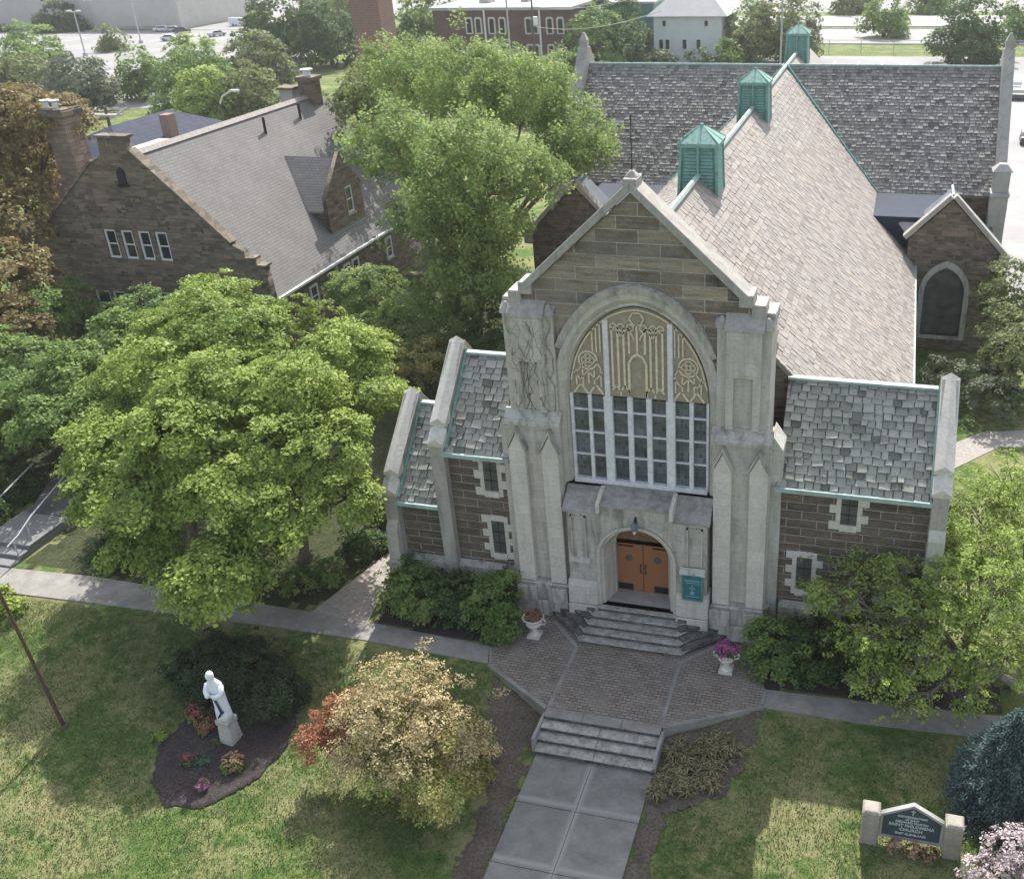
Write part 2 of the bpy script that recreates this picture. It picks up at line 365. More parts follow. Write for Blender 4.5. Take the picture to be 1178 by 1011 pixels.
M['leaf_light']=leafmat('light_feathery_leaves',(.12,.19,.055),(.38,.47,.15),.45)
M['leaf_dark']=leafmat('dark_green_leaves',(.045,.09,.032),(.12,.185,.055))
M['leaf_olive']=leafmat('olive_green_leaves',(.11,.145,.05),(.27,.30,.12))
M['leaf_copper']=leafmat('bronze_leaves',(.13,.095,.04),(.33,.27,.12))
M['leaf_spruce']=leafmat('blue_spruce_needles',(.045,.08,.075),(.14,.20,.185),.1)
M['leaf_yew']=leafmat('yew_needles',(.022,.045,.020),(.055,.082,.032),.15)
M['leaf_cream']=leafmat('cream_dogwood_bracts',(.20,.18,.07),(.55,.45,.24),.3,(.66,.52,.32))
M['leaf_orange']=leafmat('orange_red_leaves',(.27,.11,.055),(.46,.22,.13),.3)
M['leaf_yellow']=leafmat('yellow_green_leaves',(.17,.18,.05),(.42,.38,.13),.35)
M['leaf_grey']=leafmat('grey_green_leaves',(.10,.125,.075),(.20,.225,.14),.3)
M['straw']=leafmat('straw_blades',(.10,.10,.045),(.33,.285,.16),.2)
M['pink']=leafmat('pink_mauve_blossom',(.28,.21,.21),(.64,.54,.54),.2)
M['magenta']=leafmat('magenta_petals',(.28,.05,.17),(.58,.20,.42),.2)
M['red_petal']=leafmat('red_pink_petals',(.25,.03,.05),(.50,.16,.17),.2)
M['salmon']=leafmat('salmon_petals',(.28,.16,.08),(.62,.36,.26),.2)
M['hosta']=leafmat('blue_green_leaves',(.06,.13,.085),(.12,.21,.13),.2)
# ------------------------------------------------------------------ slates
def slates(name, mat, parent, o, u, v, L, H, w, h, seed, keep=None, rag=.03, lift=.035, weights=None):
    """rows of single slates on a roof plane: o eave corner, u along the eave, v up the slope"""
    rg=random.Random(seed); o=Vector(o)-wloc(parent); u=Vector(u).normalized(); v=Vector(v).normalized(); n=u.cross(v)
    if n.z<0: n=-n
    vs=[];fs=[];tint=[]
    rows=int(H/h)+1; drift=0
    for r in range(rows):
        y0=r*h; x=-rg.random()*w; rowt=rg.gauss(0,.05)
        while x<L:
            ww=w*rg.uniform(.72,1.35); a=max(x,0); bnd=min(x+ww,L)
            x+=ww
            if bnd-a<w*.15: continue
            if keep and not keep((a+bnd)/2,y0+h*.5): continue
            g=.012+rg.random()*.02; yb=y0-rag*rg.random()-.02; yt=min(y0+h*1.15,H)
            l=lift*rg.uniform(.6,1.5); t0=l*rg.uniform(.8,1.2)
            p=[o+u*(a+g)+v*yb+n*l, o+u*(bnd-g)+v*(yb+rg.uniform(-rag,rag)*.5)+n*t0, o+u*(bnd-g)+v*yt+n*.008, o+u*(a+g)+v*yt+n*.008,
               o+u*(a+g)+v*yb, o+u*(bnd-g)+v*yb]
            k=len(vs); vs+=p; fs+=[(k,k+1,k+2,k+3),(k+4,k+5,k+1,k),(k+4,k,k+3),(k+5,k+2,k+1)]
            q=rg.random()
            q=min(1,max(0,(q**.8 if weights is None else weights(q))+rowt)); tint+=[q]*4
    me=bpy.data.meshes.new(name); me.from_pydata([tuple(q) for q in vs],[],fs); me.materials.append(mat)
    at=me.attributes.new('tint','FLOAT','FACE'); at.data.foreach_set('value',tint)
    return link(bpy.data.objects.new(name,me),parent)

# ------------------------------------------------------------------ the church
church=empty('stone_church',(0,.5,0),'pale limestone and dark sandstone church with arched front window and grey slate roofs','church')
RZ=15.4; SL=.96; EX=10.25; EZ=RZ-SL*EX; vl=math.hypot(1,SL)
# --- nave: walls, roof bodies
g=G(); g.prism([(-9.8,0),(9.8,0),(9.8,5.75),(0,RZ-.18),(-9.8,5.75)],3.45,46,'y'); g.build('nave_wall',M['rubble'],church)
for s in (1,-1):
    g=G()
    Z=lambda x:RZ-SL*x
    g.add([(0,3.4,RZ),(s*EX,3.4,EZ),(s*EX,39,EZ),(0,46,RZ),(0,3.4,RZ-.2),(s*EX,3.4,EZ-.2),(s*EX,39,EZ-.2),(0,46,RZ-.2)],[(0,1,2,3),(4,7,6,5),(0,4,5,1),(1,5,6,2)])
    rf=g.build('nave_roof',M['slate_nave'],church)
    me=rf.data; at=me.attributes.new('tint','FLOAT','FACE'); at.data.foreach_set('value',[.4]*len(me.polygons))
    def keep(a,b,s=s):
        x=EX-b/vl; y=3.4+a
        if x<.15: return False
        if x<7.4: return y<46-x-.15
        return y<38.6-(x-7.4)*2.2-.1
    slates('roof_slates',M['slate_nave'],rf,(s*EX,3.4,EZ),(0,1,0),(-s,0,SL),42.6,EX*vl,.40,.31,11+s,keep,lift=.035,rag=.02,weights=lambda q:.12+.8*q)
# bay of roof just behind the front gable
g=G()
for s in (1,-1): g.add([(0,1.2,RZ+.3),(s*4.7,1.2,RZ+.3-.93*4.7),(s*4.7,5,RZ+.3-.93*4.7),(0,5,RZ-.1)],[(0,1,2,3)])
g.box(-4.6,4.6,1.2,3.5,0,10.8); g.build('front_bay',M['rubble'],church)
g=G(); g.tube([(0,3.4,RZ+.05),(0,60,RZ+.05)],.13,6); g.build('ridge_cap',M['copper_pale'],church)
for s in (1,-1): g=G(); g.box(s*EX-.08,s*EX+.12,6.4,32.2,EZ-.16,EZ+.02); g.build('nave_gutter',M['copper_pale'],church)
# --- transept
g=G(); g.prism([(38.9,0),(53.1,0),(53.1,8.5),(46,RZ-.2),(38.9,8.5)],-14.8,14.8,'x'); g.build('transept_wall',M['rubble'],church)
TE=7.4; TZ=RZ+.05-SL*TE
for sy in (1,-1):
    g=G(); y=46+sy*TE
    g.add([(-15,46,RZ+.05),(15,46,RZ+.05),(15,y,TZ),(-15,y,TZ),(-15,46,RZ-.15),(15,46,RZ-.15),(15,y,TZ-.2),(-15,y,TZ-.2)],[(0,1,2,3),(4,7,6,5),(3,2,6,7)])
    rf=g.build('transept_roof',M['slate_tr'],church); at=rf.data.attributes.new('tint','FLOAT','FACE'); at.data.foreach_set('value',[.3]*len(rf.data.polygons))
    if sy==-1:
        def keep(a,b):
            x=abs(-15+a); yy=46-TE+b/vl
            return yy<46.05 and yy < 46-0*x and (yy>46-x+.1 or x>TE) and True
        # the nave roof covers the middle; keep only slates beyond the valleys
        def keep2(a,b):
            x=abs(-15+a); yy=38.6+b/vl
            return x > 46-yy-.1
        slates('roof_slates',M['slate_tr'],rf,(-15,46-TE,TZ),(1,0,0),(0,1,SL),30,TE*vl,.34,.27,21,keep2,lift=.06,rag=.07,weights=lambda q:.25+.6*q if q>.14 else .02)
g=G(); g.tube([(-15,46,RZ+.1),(-.3,46,RZ+.1)],.1,6); g.tube([(.3,46,RZ+.1),(15,46,RZ+.1)],.1,6); g.build('transept_ridge_cap',M['copper_pale'],church)
g=G()
for s in (1,-1): g.tube([(s*.1,45.9,RZ+.07),(s*7.4,38.6,RZ+.05-SL*7.4)],.1,5)
g.build('valley_flashing',M['copper_dark'],church)
# transept end parapets with eaves piers
for s in (1,-1):
    g=G(); A=s*15.0; B=s*15.75
    a,b=min(A,B),max(A,B)
    g.prism([(38.3,0),(53.7,0),(53.7,9.4),(52.3,9.6),(46.35,16.7),(45.65,16.7),(39.7,9.6),(38.3,9.4)],a,b,'x')
    g.build('transept_parapet',M['coping'],church)
    g=G(); g.box(a-.25,b+.1,37.3,38.7,0,8.6); g.box(a-.3,b+.15,37.2,38.75,8.6,8.85); g.box(a-.2,b+.05,37.35,38.65,8.85,10.2); g.frust(((a+b)/2-.07,38,10.2),.95,.35,.45,4,R_(45))
    g.build('eaves_pier',M['mortar_grey'],church,bevel=.03)
    g=G(); g.box((a+b)/2-.3,(a+b)/2+.3,45.7,46.3,16.7,17.2); g.frust(((a+b)/2,46,17.2),.42,.12,.5,4,R_(45)); g.build('finial',M['coping'],church)
# --- chancel beyond the crossing
g=G(); g.prism([(-8,0),(8,0),(8,7.4),(0,RZ-.2),(-8,7.4)],46,59.6,'y'); g.build('chancel_wall',M['rubble'],church)
g=G()
for s in (1,-1): g.add([(0,46,RZ),(s*8.4,46,RZ-SL*8.4),(s*8.4,60,RZ-SL*8.4),(0,60,RZ),(0,46,RZ-.2),(s*8.4,46,RZ-SL*8.4-.2),(s*8.4,60,RZ-SL*8.4-.2),(0,60,RZ-.2)],[(0,1,2,3),(4,7,6,5),(0,4,5,1),(1,5,6,2),(3,2,6,7)])
rf=g.build('chancel_roof',M['slate_nave'],church); at=rf.data.attributes.new('tint','FLOAT','FACE'); at.data.foreach_set('value',[.6]*len(rf.data.polygons))
# --- ridge cupolas
def cupola(y):
    g=G(); zb=13.6; ze=16.8; w0=.90; w1=.78
    g.frust((0,y,zb),w0*1.414,w1*1.414,ze-zb,4,R_(45))
    c=g.build('cupola',M['copper_dark'],church)
    g=G()
    for i in range(4):
        a=R_(90*i+45); q0=(math.cos(a)*w0*1.43,y+math.sin(a)*w0*1.43,zb); q1=(math.cos(a)*w1*1.43,y+math.sin(a)*w1*1.43,ze)
        g.tube([q0,q1],.09,4)
    g.build('corner_post',M['copper'],c)
    g=G(); n=15
    for k in range(n):
        z=14.6+k*.15; t=(z-zb)/(ze-zb); w=w0+(w1-w0)*t
        for sy in (-1,1): g.add([(-w*.8,y+sy*(w+.05),z),(w*.8,y+sy*(w+.05),z),(w*.8,y+sy*(w-.02),z+.12),(-w*.8,y+sy*(w-.02),z+.12)],[(0,1,2,3)])
        for sx in (-1,1): g.add([(sx*(w+.05),y-w*.8,z),(sx*(w+.05),y+w*.8,z),(sx*(w-.02),y+w*.8,z+.12),(sx*(w-.02),y-w*.8,z+.12)],[(0,1,2,3)])
    for sy in (-1,1): g.box(-.05,.05,y+sy*(w0+.0)-.06,y+sy*(w0+.0)+.06,14.5,16.8)
    g.build('louvre',M['copper'],c)
    g=G(); g.box(-.93,.93,y-.93,y+.93,ze-.12,ze+.06); g.frust((0,y,ze+.06),1.29,.10,.62,4,R_(45))
    for i in range(4):
        a=R_(90*i+45); g.tube([(math.cos(a)*1.27,y+math.sin(a)*1.27,ze+.08),(0,y,ze+.70)],.035,4)
        a=R_(90*i); g.tube([(math.cos(a)*.9,y+math.sin(a)*.9,ze+.08),(0,y,ze+.70)],.028,4)
    g.frust((0,y,ze+.64),.1,.08,.12,6); g.tube([(0,y,ze+.7),(0,y,ze+1.05)],.02,4); g.build('cap',M['copper'],c)
for y in (13.2,30.,54.): cupola(y)
# --- side chapels in the corners of nave and transept, flat navy decks
for s in (1,-1):
    ch=G(); cx=12.1
    X=lambda v:s*v
    ch.prism([(X(9.7),0),(X(15.2),0),(X(15.2),6.7),(X(cx),9.75),(X(9.9),7.4),(X(9.7),7.2)],31.9,34.2,'y')
    ch.build('chapel_wall',M['rubble'],church)
    ao=arch_pts(X(12.2),1.22,3.9,5.55,8,base=1.0); 
    hollow([(X(9.7),0),(X(15.3),0),(X(15.3),6.55),(X(cx),9.8),(X(9.7),7.25)],[ao],31.5,31.9,'chapel_gable',M['rubble'],church)
    ai=arch_pts(X(12.2),1.22,3.9,5.55,8,base=1.0); a2=arch_pts(X(12.2),1.55,3.9,5.98,8,base=.75)
    hollow(a2,[ai],31.42,31.75,'window_surround',M['lime_dark'],church)
    g=G(); g.prism(arch_pts(X(12.2),1.2,3.9,5.5,8,base=1.0),31.78,31.84); g.build('chapel_window',M['screen'],church)
    g=G()
    L=[(X(15.7),6.2),(X(cx),9.95),(X(9.55),7.3)]
    for (a,b) in ((L[0],L[1]),(L[1],L[2])):
        dx=b[0]-a[0]; dz=b[1]-a[1]; l=math.hypot(dx,dz); nx,nz=-dz/l,dx/l
        if nz<0: nx,nz=-nx,-nz
        g.prism([a,b,(b[0]+nx*.28,b[1]+nz*.28),(a[0]+nx*.28,a[1]+nz*.28)],31.3,31.95)
    g.box(X(15.5)-.3,X(15.5)+.3,31.25,32,5.8,6.5); g.build('chapel_coping',M['coping'],church)
    g=G(); g.add([(X(cx),31.9,9.9),(X(cx),34.3,9.9),(X(15.5),34.3,6.45),(X(15.5),31.9,6.45)],[(0,1,2,3)]); g.add([(X(cx),31.9,9.9),(X(cx),34.3,9.9),(X(10.2),34.3,8.0),(X(10.2),31.9,8.0)],[(0,1,2,3)])
    g.build('chapel_roof',M['lead'],church)
    g=G(); g.tube([(X(cx),31.9,9.98),(X(cx),34.3,9.98)],.1,5); g.build('chapel_ridge',M['copper_pale'],church)
    g=G(); g.box(min(X(9.7),X(15.1)),max(X(9.7),X(15.1)),34.2,38.8,0,6.6); g.build('chapel_wall',M['rubble'],church)
    g=G(); g.box(min(X(7.2),X(12.2)),max(X(7.2),X(12.2)),32.7,39.2,6.6,8.32); g.build('flat_roof',M['navy'],church)
    g=G(); g.add([(X(8.6),33.1,8.3),(X(11.2),33.1,8.3),(X(10.2),31.95,7.45),(X(9.7),31.95,7.2)],[(0,1,2,3)]); g.build('cricket_roof',M['mortar_grey'],church)
# --- wings either side of the tower front
WS=.96; wv=math.hypot(1,WS)
def wing(x0,x1,ze,zr,ye,yr,yb,out,seed,wall='dark_ashlar',top=None):
    """x0<x1 roof extent; out=+1/-1 side of the parapet"""
    zb=zr-(yb-yr)*WS
    g=G(); g.prism([(ye+.1,0),(yb,0),(yb,zb-.1),(yr,zr-.15),(ye+.1,ze-.12)],x0,x1,'x'); w=g.build('wing_wall',M[wall],church)
    g=G(); g.add([(x0,ye-.12,ze-.12),(x1,ye-.12,ze-.12),(x1,yr,zr),(x0,yr,zr),(x0,yb,zb),(x1,yb,zb),(x0,ye-.12,ze-.3),(x1,ye-.12,ze-.3),(x0,ye+.1,ze-.3),(x1,ye+.1,ze-.3)],[(0,1,2,3),(3,2,5,4),(0,6,7,1),(6,8,9,7)])
    rf=g.build('wing_roof',M['slate_wing'],church); at=rf.data.attributes.new('tint','FLOAT','FACE'); at.data.foreach_set('value',[.12]*len(rf.data.polygons))
    H=math.hypot(yr-ye+.12,zr-ze+.12)
    slates('roof_slates',M['slate_wing'],rf,(x0,ye-.12,ze-.12),(1,0,0),(0,yr-ye+.12,zr-ze+.12),x1-x0,H,.35,.29,seed,rag=.10,lift=.075,weights=lambda q:.22+.7*q if q>.07 else .02)
    g=G(); g.box(x0-.02,x1+.02,yr-.14,yr+.14,zr-.02,zr+.09); g.build('ridge_flashing',M['copper_pale'],church)
    g=G(); g.box(x0-.05,x1,ye-.32,ye-.13,ze-.30,ze-.13); g.build('gutter',M['copper_pale'],church)
    # parapet with stepped kneelers
    xa,xb=(x1,x1+.58) if out>0 else (x0-.58,x0)
    h=.38; prof=[(ye-.2,0),(ye-.2,ze-.1),(ye-.28,ze-.1),(ye-.28,ze+.45),(ye+.15,ze+.75)]
    prof+=[(ye+.15,ze+1.05),(ye+.55,ze+1.4),(ye+.55,ze+1.05-.0+.35),]
    prof=[(ye-.25,0),(ye-.25,ze+.28),(ye+.22,ze+.68),(ye+.22,ze+.98),(ye+.72,ze+1.42),(ye+.72,ze+.72*WS+h+.35),(yr-.12,zr+h+.12),(yr+.12,zr+h+.12),(yb+.1,zb+h),(yb+.1,0)]
    g=G(); g.prism(prof,xa,xb,'x'); p=g.build('wing_parapet',M['coping'],church,bevel=.03)
    g=G(); xm=(xa+xb)/2
    for (ya,za,yc,zc) in ((ye-.27,ze+.30,ye+.22,ze+.70),(ye+.20,ze+1.0,ye+.72,ze+1.44)):
        g.add([(xa-.05,ya-.03,za-.06),(xm,ya-.03,za+.14),(xb+.05,ya-.03,za-.06),(xa-.05,yc,zc),(xm,yc,zc+.2),(xb+.05,yc,zc),(xa-.05,yc,za-.2),(xb+.05,yc,za-.2),(xa-.05,ya,za-.2),(xb+.05,ya,za-.2)],
              [(0,1,4,3),(1,2,5,4),(0,2,1),(0,3,6,8),(2,9,7,5),(8,9,2,0)])
    a,b=(ye+.72,ze+.72*WS+h+.35),(yr,zr+h+.14)
    g.add([(xa-.05,a[0],a[1]),(xm,a[0],a[1]+.2),(xb+.05,a[0],a[1]),(xa-.05,b[0],b[1]),(xm,b[0],b[1]+.2),(xb+.05,b[0],b[1]),(xa-.05,yb,zb+h),(xm,yb,zb+h+.2),(xb+.05,yb,zb+h)],[(0,1,4,3),(1,2,5,4),(3,4,7,6),(4,5,8,7),(0,2,1),(6,7,8)])
    g.build('kneeler_coping',M['lime_light'],p)
    xi=xa-.04 if out>0 else xb+.04   # copper apron beside the parapet
    g=G(); g.tube([(xi,ye-.1,ze+.02),(xi,yr,zr+.14)],.085,5); g.build('apron_flashing',M['copper'],church)
    return w
wing(5.3,10.9,7.2,10.1,.5,3.35,6.3,1,31)
wing(-8.0,-5.2,7.2,10.1,.5,3.35,6.3,-1,32)
wing(-10.45,-8.56,4.6,7.5,.5,3.5,6.3,-1,33)
# corner buttresses and plinths
g=G(); g.box(-11.06,-10.42,-.15,.3,0,1.7); g.prism([(-.1,1.7),(.3,1.7),(.3,3.6),(.0,3.2)],-11.0,-10.5,'x'); g.build('corner_buttress',M['lime'],church,bevel=.02)
g=G(); g.box(11.0,11.6,-.15,.3,0,1.7); g.prism([(-.1,1.7),(.3,1.7),(.3,6.0),(.0,5.6)],10.9,11.5,'x'); g.build('corner_buttress',M['lime'],church,bevel=.02)
for xa,xb in ((-10.42,-5.3),(5.6,10.98)): g=G(); g.prism([(.32,0),(.62,0),(.62,1.72),(.6,1.72),(.32,1.55)],xa,xb,'x'); g.build('plinth',M['lime_dark'],church)
def small_window(cx,z0,z1,hw,seed):
    rg=random.Random(seed); y=.6
    g=G(); n=int(round((z1-z0+.5)/.36)); zz=z0-.25; hh=(z1-z0+.5)/n
    for k in range(n):
        e=.42 if (k+seed)%2 else .18
        g.box(cx-hw-e,cx-hw,y-.05,y+.1,zz+.006,zz+hh-.006); g.box(cx+hw,cx+hw+(.6-e),y-.05,y+.1,zz+.006,zz+hh-.006); zz+=hh
    g.box(cx-hw-.02,cx+hw+.02,y-.1,y+.1,z0-.28,z0); g.box(cx-hw-.02,cx+hw+.02,y-.05,y+.1,z1,z1+.27)
    s=g.build('window_surround',M['lime_light'],church,bevel=.012)
    g=G(); g.box(cx-hw,cx+hw,y-.01,y+.015,z0,z1); g.build('window',M['screen'],s)
    g=G()
    for z in (z0+(z1-z0)*.33,z0+(z1-z0)*.66): g.box(cx-hw,cx+hw,y-.03,y-.01,z-.015,z+.015)
    g.box(cx-.012,cx+.012,y-.032,y-.012,z0,z1); g.build('glazing_bar',M['dark_iron'],s)
small_window(8.02,5.55,6.85,.3,1); small_window(6.5,2.35,3.85,.29,2)
small_window(-6.2,5.3,6.75,.3,3); small_window(-6.12,2.25,3.85,.28,4)
small_window(9.9,2.35,3.85,.29,5)
# --- front: window wall, gable
WY=.55
arch_o=arch_pts(0,3.2,9.9,14.2,16,base=6.1,rnd_=.8)
hollow([(-4.62,6.1),(4.62,6.1),(4.62,13.65),(3.95,14.1),(0,17.7),(-3.95,14.1),(-4.62,13.65)],[arch_o],WY,1.25,'gable_wall',M['gable_ashlar'],church)
hollow([(-4.6,0),(4.6,0),(4.6,6.1),(-4.6,6.1)],[arch_pts(0,1.13,3.35,4.46,10,base=.9)],.7,1.3,'lower_wall',M['lime'],church)
# splayed window surround, built as rings from outer arch to window plane
ai=arch_pts(0,2.66,9.9,13.55,16,base=6.2,rnd_=.8); ao=arch_pts(0,3.2,9.9,14.2,16,base=6.1,rnd_=.8)
g=G(); N=len(ai); rings=[(ao,WY-.06,1),(arch_pts(0,3.0,9.9,13.97,16,base=6.12,rnd_=.8),WY-.06,1),(arch_pts(0,2.84,9.9,13.77,16,base=6.15,rnd_=.8),WY+.1,1),(arch_pts(0,2.78,9.9,13.69,16,base=6.16,rnd_=.8),WY+.08,1),(ai,.93,1)]
vs=[];fs=[]
for pts,y,_ in rings: vs+=[(x,y,z) for x,z in pts]
vs+=[(x,WY+.02,z) for x,z in ao]
for k in range(len(rings)-1):
    for i in range(N-1): fs.append((k*N+i,k*N+i+1,(k+1)*N+i+1,(k+1)*N+i))
k=len(rings)*N
for i in range(N-1): fs.append((i,i+1,k+i+1,k+i))
g.add(vs,fs); g.build('window_arch',M['lime'],church)
# hood mould
g=G(); h0=arch_pts(0,3.2,9.9,14.2,16,rnd_=.8); h1=arch_pts(0,3.42,9.9,14.47,16,rnd_=.8); n=len(h0); h0=h0[5:-5];h1=h1[5:-5];n=len(h0)
vs=[(x,WY-.2,z) for x,z in h1]+[(x,WY-.12,z) for x,z in h0]+[(x,WY+.03,z+.05) for x,z in h1]+[(x,WY+.03,z-.0) for x,z in h0]
fs=[]
for i in range(n-1): fs+=[(i,i+1,n+i+1,n+i),(2*n+i,2*n+i+1,i+1,i),(n+i,n+i+1,3*n+i+1,3*n+i)]
g.add(vs,fs); g.build('hood_mould',M['lime_dark'],church)
# great window: glass, mullions, glazing bars, tracery
gw=G(); gw.prism([(-2.66,6.2),(2.66,6.2),(2.66,9.92),(-2.66,9.92)],.9,.93); win=gw.build('great_window',M['pane'],church)
g=G(); g.prism(arch_pts(0,2.65,9.9,13.54,16,base=9.94,rnd_=.8),.86,.9); g.build('tracery_panel',M['tan_dark'],win)
g=G(); y0,y1=.72,.88
for c,w in ((-1.17,.34),(1.24,.34)):
    g.box(c-w/2,c+w/2,y0-.02,y1+.02,6.2,9.95); g.box(c-.1,c+.1,y0,y1+.01,9.95,13.02)
for c,w in ((-1.895,.14),(-.325,.21),(.405,.21),(2.025,.17),(-2.62,.12),(2.64,.10)): g.box(c-w/2,c+w/2,y0+.03,y1+.02,6.2,9.96)
g.box(-2.66,2.66,y0-.05,y1+.03,6.12,6.32)
g.build('mullion',M['white_paint'],win,bevel=.015)
g=G()
for z in (7.35,8.33,9.3): g.box(-2.6,2.6,.80,.892,z-.03,z+.03)
g.build('glazing_bar',M['white_paint'],win)
g=G(); ya,yb=.795,.87
def bar(x0,z0,x1,z1,w=.06,mi=0):
    dx,dz=x1-x0,z1-z0; l=math.hypot(dx,dz); nx,nz=-dz/l*w/2,dx/l*w/2
    g.prism([(x0+nx,z0+nz),(x1+nx,z1+nz),(x1-nx,z1-nz),(x0-nx,z0-nz)],ya,yb)
def ring(cx,cz,r,w=.06,n=14):
    for i in range(n):
        a,b=2*math.pi*i/n,2*math.pi*(i+1)/n
        bar(cx+r*math.cos(a),cz+r*math.sin(a),cx+r*math.cos(b),cz+r*math.sin(b),w)
def inside(x,z):
    c=(3.64**2-2.65**2)/(5.3); Rr=2.65+c
    return math.hypot(abs(x)+c,z-9.9)<Rr-.05
def lim(x):
    c=(3.64**2-2.65**2)/(5.3); Rr=2.65+c
    return 9.9+.2*math.sqrt(max(0,Rr*Rr-(abs(x)+c)**2))+.8*3.64*math.sqrt(max(0,1-(x/2.65)**2))-.05
for x in (-.95,-.72,-.5,-.3,.0,.3,.5,.72,.95):          # reticulated verticals of the centre
    b=10.35 if abs(x)>.4 else 11.75; bar(x,b,x,min(lim(x),12.75 if abs(x)>.1 else 12.9),.075)
for s in (-1,1):
    for xa,xb in ((.32,.66),(.66,1.0)):
        bar(s*xa,10.0,s*xa,10.25,.05); bar(s*xa,10.2,s*(xa+xb)/2,10.42,.07); bar(s*(xa+xb)/2,10.42,s*xb,10.2,.07)
    bar(s*.33,9.98,s*.33,11.35,.09); bar(s*.33,11.35,s*.2,11.6,.08); bar(s*.2,11.6,0,11.72,.08)
    for xx in (.24,.6,.88): ring(s*xx,12.75,.13,.05,8)
    bar(s*.1,12.3,s*.33,12.75,.05); bar(s*.6,12.4,s*.88,12.75,.05); bar(s*.6,12.4,s*.33,12.75,.05)
    # side lights
    cx=s*1.9
    for q in range(4):
        a=math.pi/2*q; ring(cx+.13*math.cos(a),11.35+.13*math.sin(a),.13,.05,8)
    ring(cx,11.35,.36,.06,14)
    for xx in (1.42,1.68,2.12,2.38):
        bar(s*xx,10.3,s*xx,min(lim(xx),10.95),.055)
    for xx in (1.4,1.55,1.7): bar(s*xx,11.7,s*xx,lim(xx),.05)
    for a_,b_ in ((1.35,1.9),(1.95,2.5)):
        m_=(a_+b_)/2; bar(s*a_,9.98,s*m_,10.38,.07); bar(s*m_,10.38,s*b_,9.98,.07); bar(s*a_,10.9,s*m_,10.55,.05); bar(s*m_,10.55,s*b_,10.9,.05)
    bar(s*1.4,11.0,s*1.62,11.4,.05); bar(s*2.4,10.8,s*2.1,11.2,.05); bar(s*1.9,10.4,s*1.9,11.0,.06)
ring(0,13.1,.27,.05,6)
for s in (-1,1):
    # rim of the arch
    for i in range(12):
        x0=s*2.6*i/12; x1=s*2.6*(i+1)/12
        bar(x0,lim(x0)-.04,x1,lim(x1)-.04,.06)
g.build('tracery',M['tan_light'],win)
# gable coping
g=G()
for s in (-1,1):
    a=(s*3.95,14.12); b=(0,17.78); dx,dz=b[0]-a[0],b[1]-a[1]; l=math.hypot(dx,dz); nx,nz=-dz/l,dx/l
    if nz<0: nx,nz=-nx,-nz
    P=[(a[0],a[1]),(b[0],b[1]),(b[0],b[1]+.36),(a[0]+nx*.28,a[1]+nz*.28)]
    g.prism(P,.32,1.35)
g.box(-.24,.24,.38,1.25,17.9,18.2); g.frust((0,.8,18.2),.33,.1,.2,4,R_(45))
for s in (-1,1):
    g.box(min(s*3.75,s*4.25),max(s*3.75,s*4.25),.35,1.35,13.95,14.4)
    g.box(min(s*4.2,s*4.68),max(s*4.2,s*4.68),.4,1.4,13.5,14.05)
    g.box(min(s*4.6,s*5.0),max(s*4.6,s*5.0),.6,1.6,13.3,13.72)
g.build('gable_coping',M['coping'],church,bevel=.03)
g=G(); g.tube([(0,.8,18.3),(0,.8,20.2)],.018,5); g.build('finial_rod',M['dark_iron'],church)
# --- buttresses
for s in (-1,1):
    g=G(); B=lambda a,b,*r:g.box(min(s*a,s*b),max(s*a,s*b),*r)
    B(2.98,5.1,.18,1.7,1.6,8.85)                      # lower stage
    B(5.08,5.5,.45,1.6,0,8.5)                         # return pier
    g.prism([(s*5.08,8.5),(s*5.5,8.5),(s*5.08,9.1)],.45,1.6)
    B(3.02,4.95,.35,1.75,8.8,13.3)                    # upper stage
    B(3.38,4.62,.12,.4,11.4,13.15)
    for a,b in ((3.38,3.66),(4.34,4.62)): B(a,b,.12,.4,9.35,11.41)
    b=g.build('buttress',M['lime'],church,bevel=.015)
    for a,c in ((3.02,3.7),(4.36,5.04)):              # pointed strips
        g=G(); m=(a+c)/2; g.prism([(s*a,1.6),(s*c,1.6),(s*c,7.75),(s*m,8.45),(s*a,7.75)],-.1,.2)
        g.build('buttress_strip',M['lime_light'],b,bevel=.02)
    for a,c in ((3.02,3.7),(4.36,5.04)):
        g=G(); m=(a+c)/2
        for p,q in (((a-.06,7.7),(m,8.5)),((c+.06,7.7),(m,8.5))):
            g.prism([(s*p[0],p[1]),(s*q[0],q[1]),(s*q[0],q[1]+.2),(s*p[0],p[1]+.14)],-.14,.22)
        g.build('strip_hood',M['lime_dark'],b)
    g=G(); B=lambda a,b,*r:g.box(min(s*a,s*b),max(s*a,s*b),*r)
    xa,xb=sorted((s*2.9,s*5.14)); g.prism([(-.04,8.78),(.4,8.78),(.4,9.34),(.3,9.34),(-.04,8.92)],xa,xb,'x')
    g.build('string_course',M['lime_dark'],b)
    g=G(); xa,xb=sorted((s*3.3,s*4.7)); g.prism([(.05,13.15),(.75,13.15),(.75,13.85),(.1,13.3)],xa,xb,'x')
    xa,xb=sorted((s*2.95,s*5.02)); g.prism([(.28,13.3),(1.8,13.3),(1.8,13.7),(.9,13.7),(.3,13.36)],xa,xb,'x')
    for c in (3.18,4.8): g.frust((s*c,.42,13.2),.27,.05,.42,8)
    g.build('buttress_cap',M['coping'],b,bevel=.02)
    g=G(); xa,xb=sorted((s*2.9,s*5.3)); g.box(xa,xb,-.32,1.5,0,.75); g.prism([(-.2,.75),(1.5,.75),(1.5,1.7),(-.16,1.56)],xa+.05,xb-.05,'x')
    for c in ((2.95,3.78),(4.3,5.12)): g.box(min(s*c[0],s*c[1]),max(s*c[0],s*c[1]),-.38,-.1,.75,1.5)
    g.build('buttress_plinth',M['lime_dark'],b,bevel=.03)
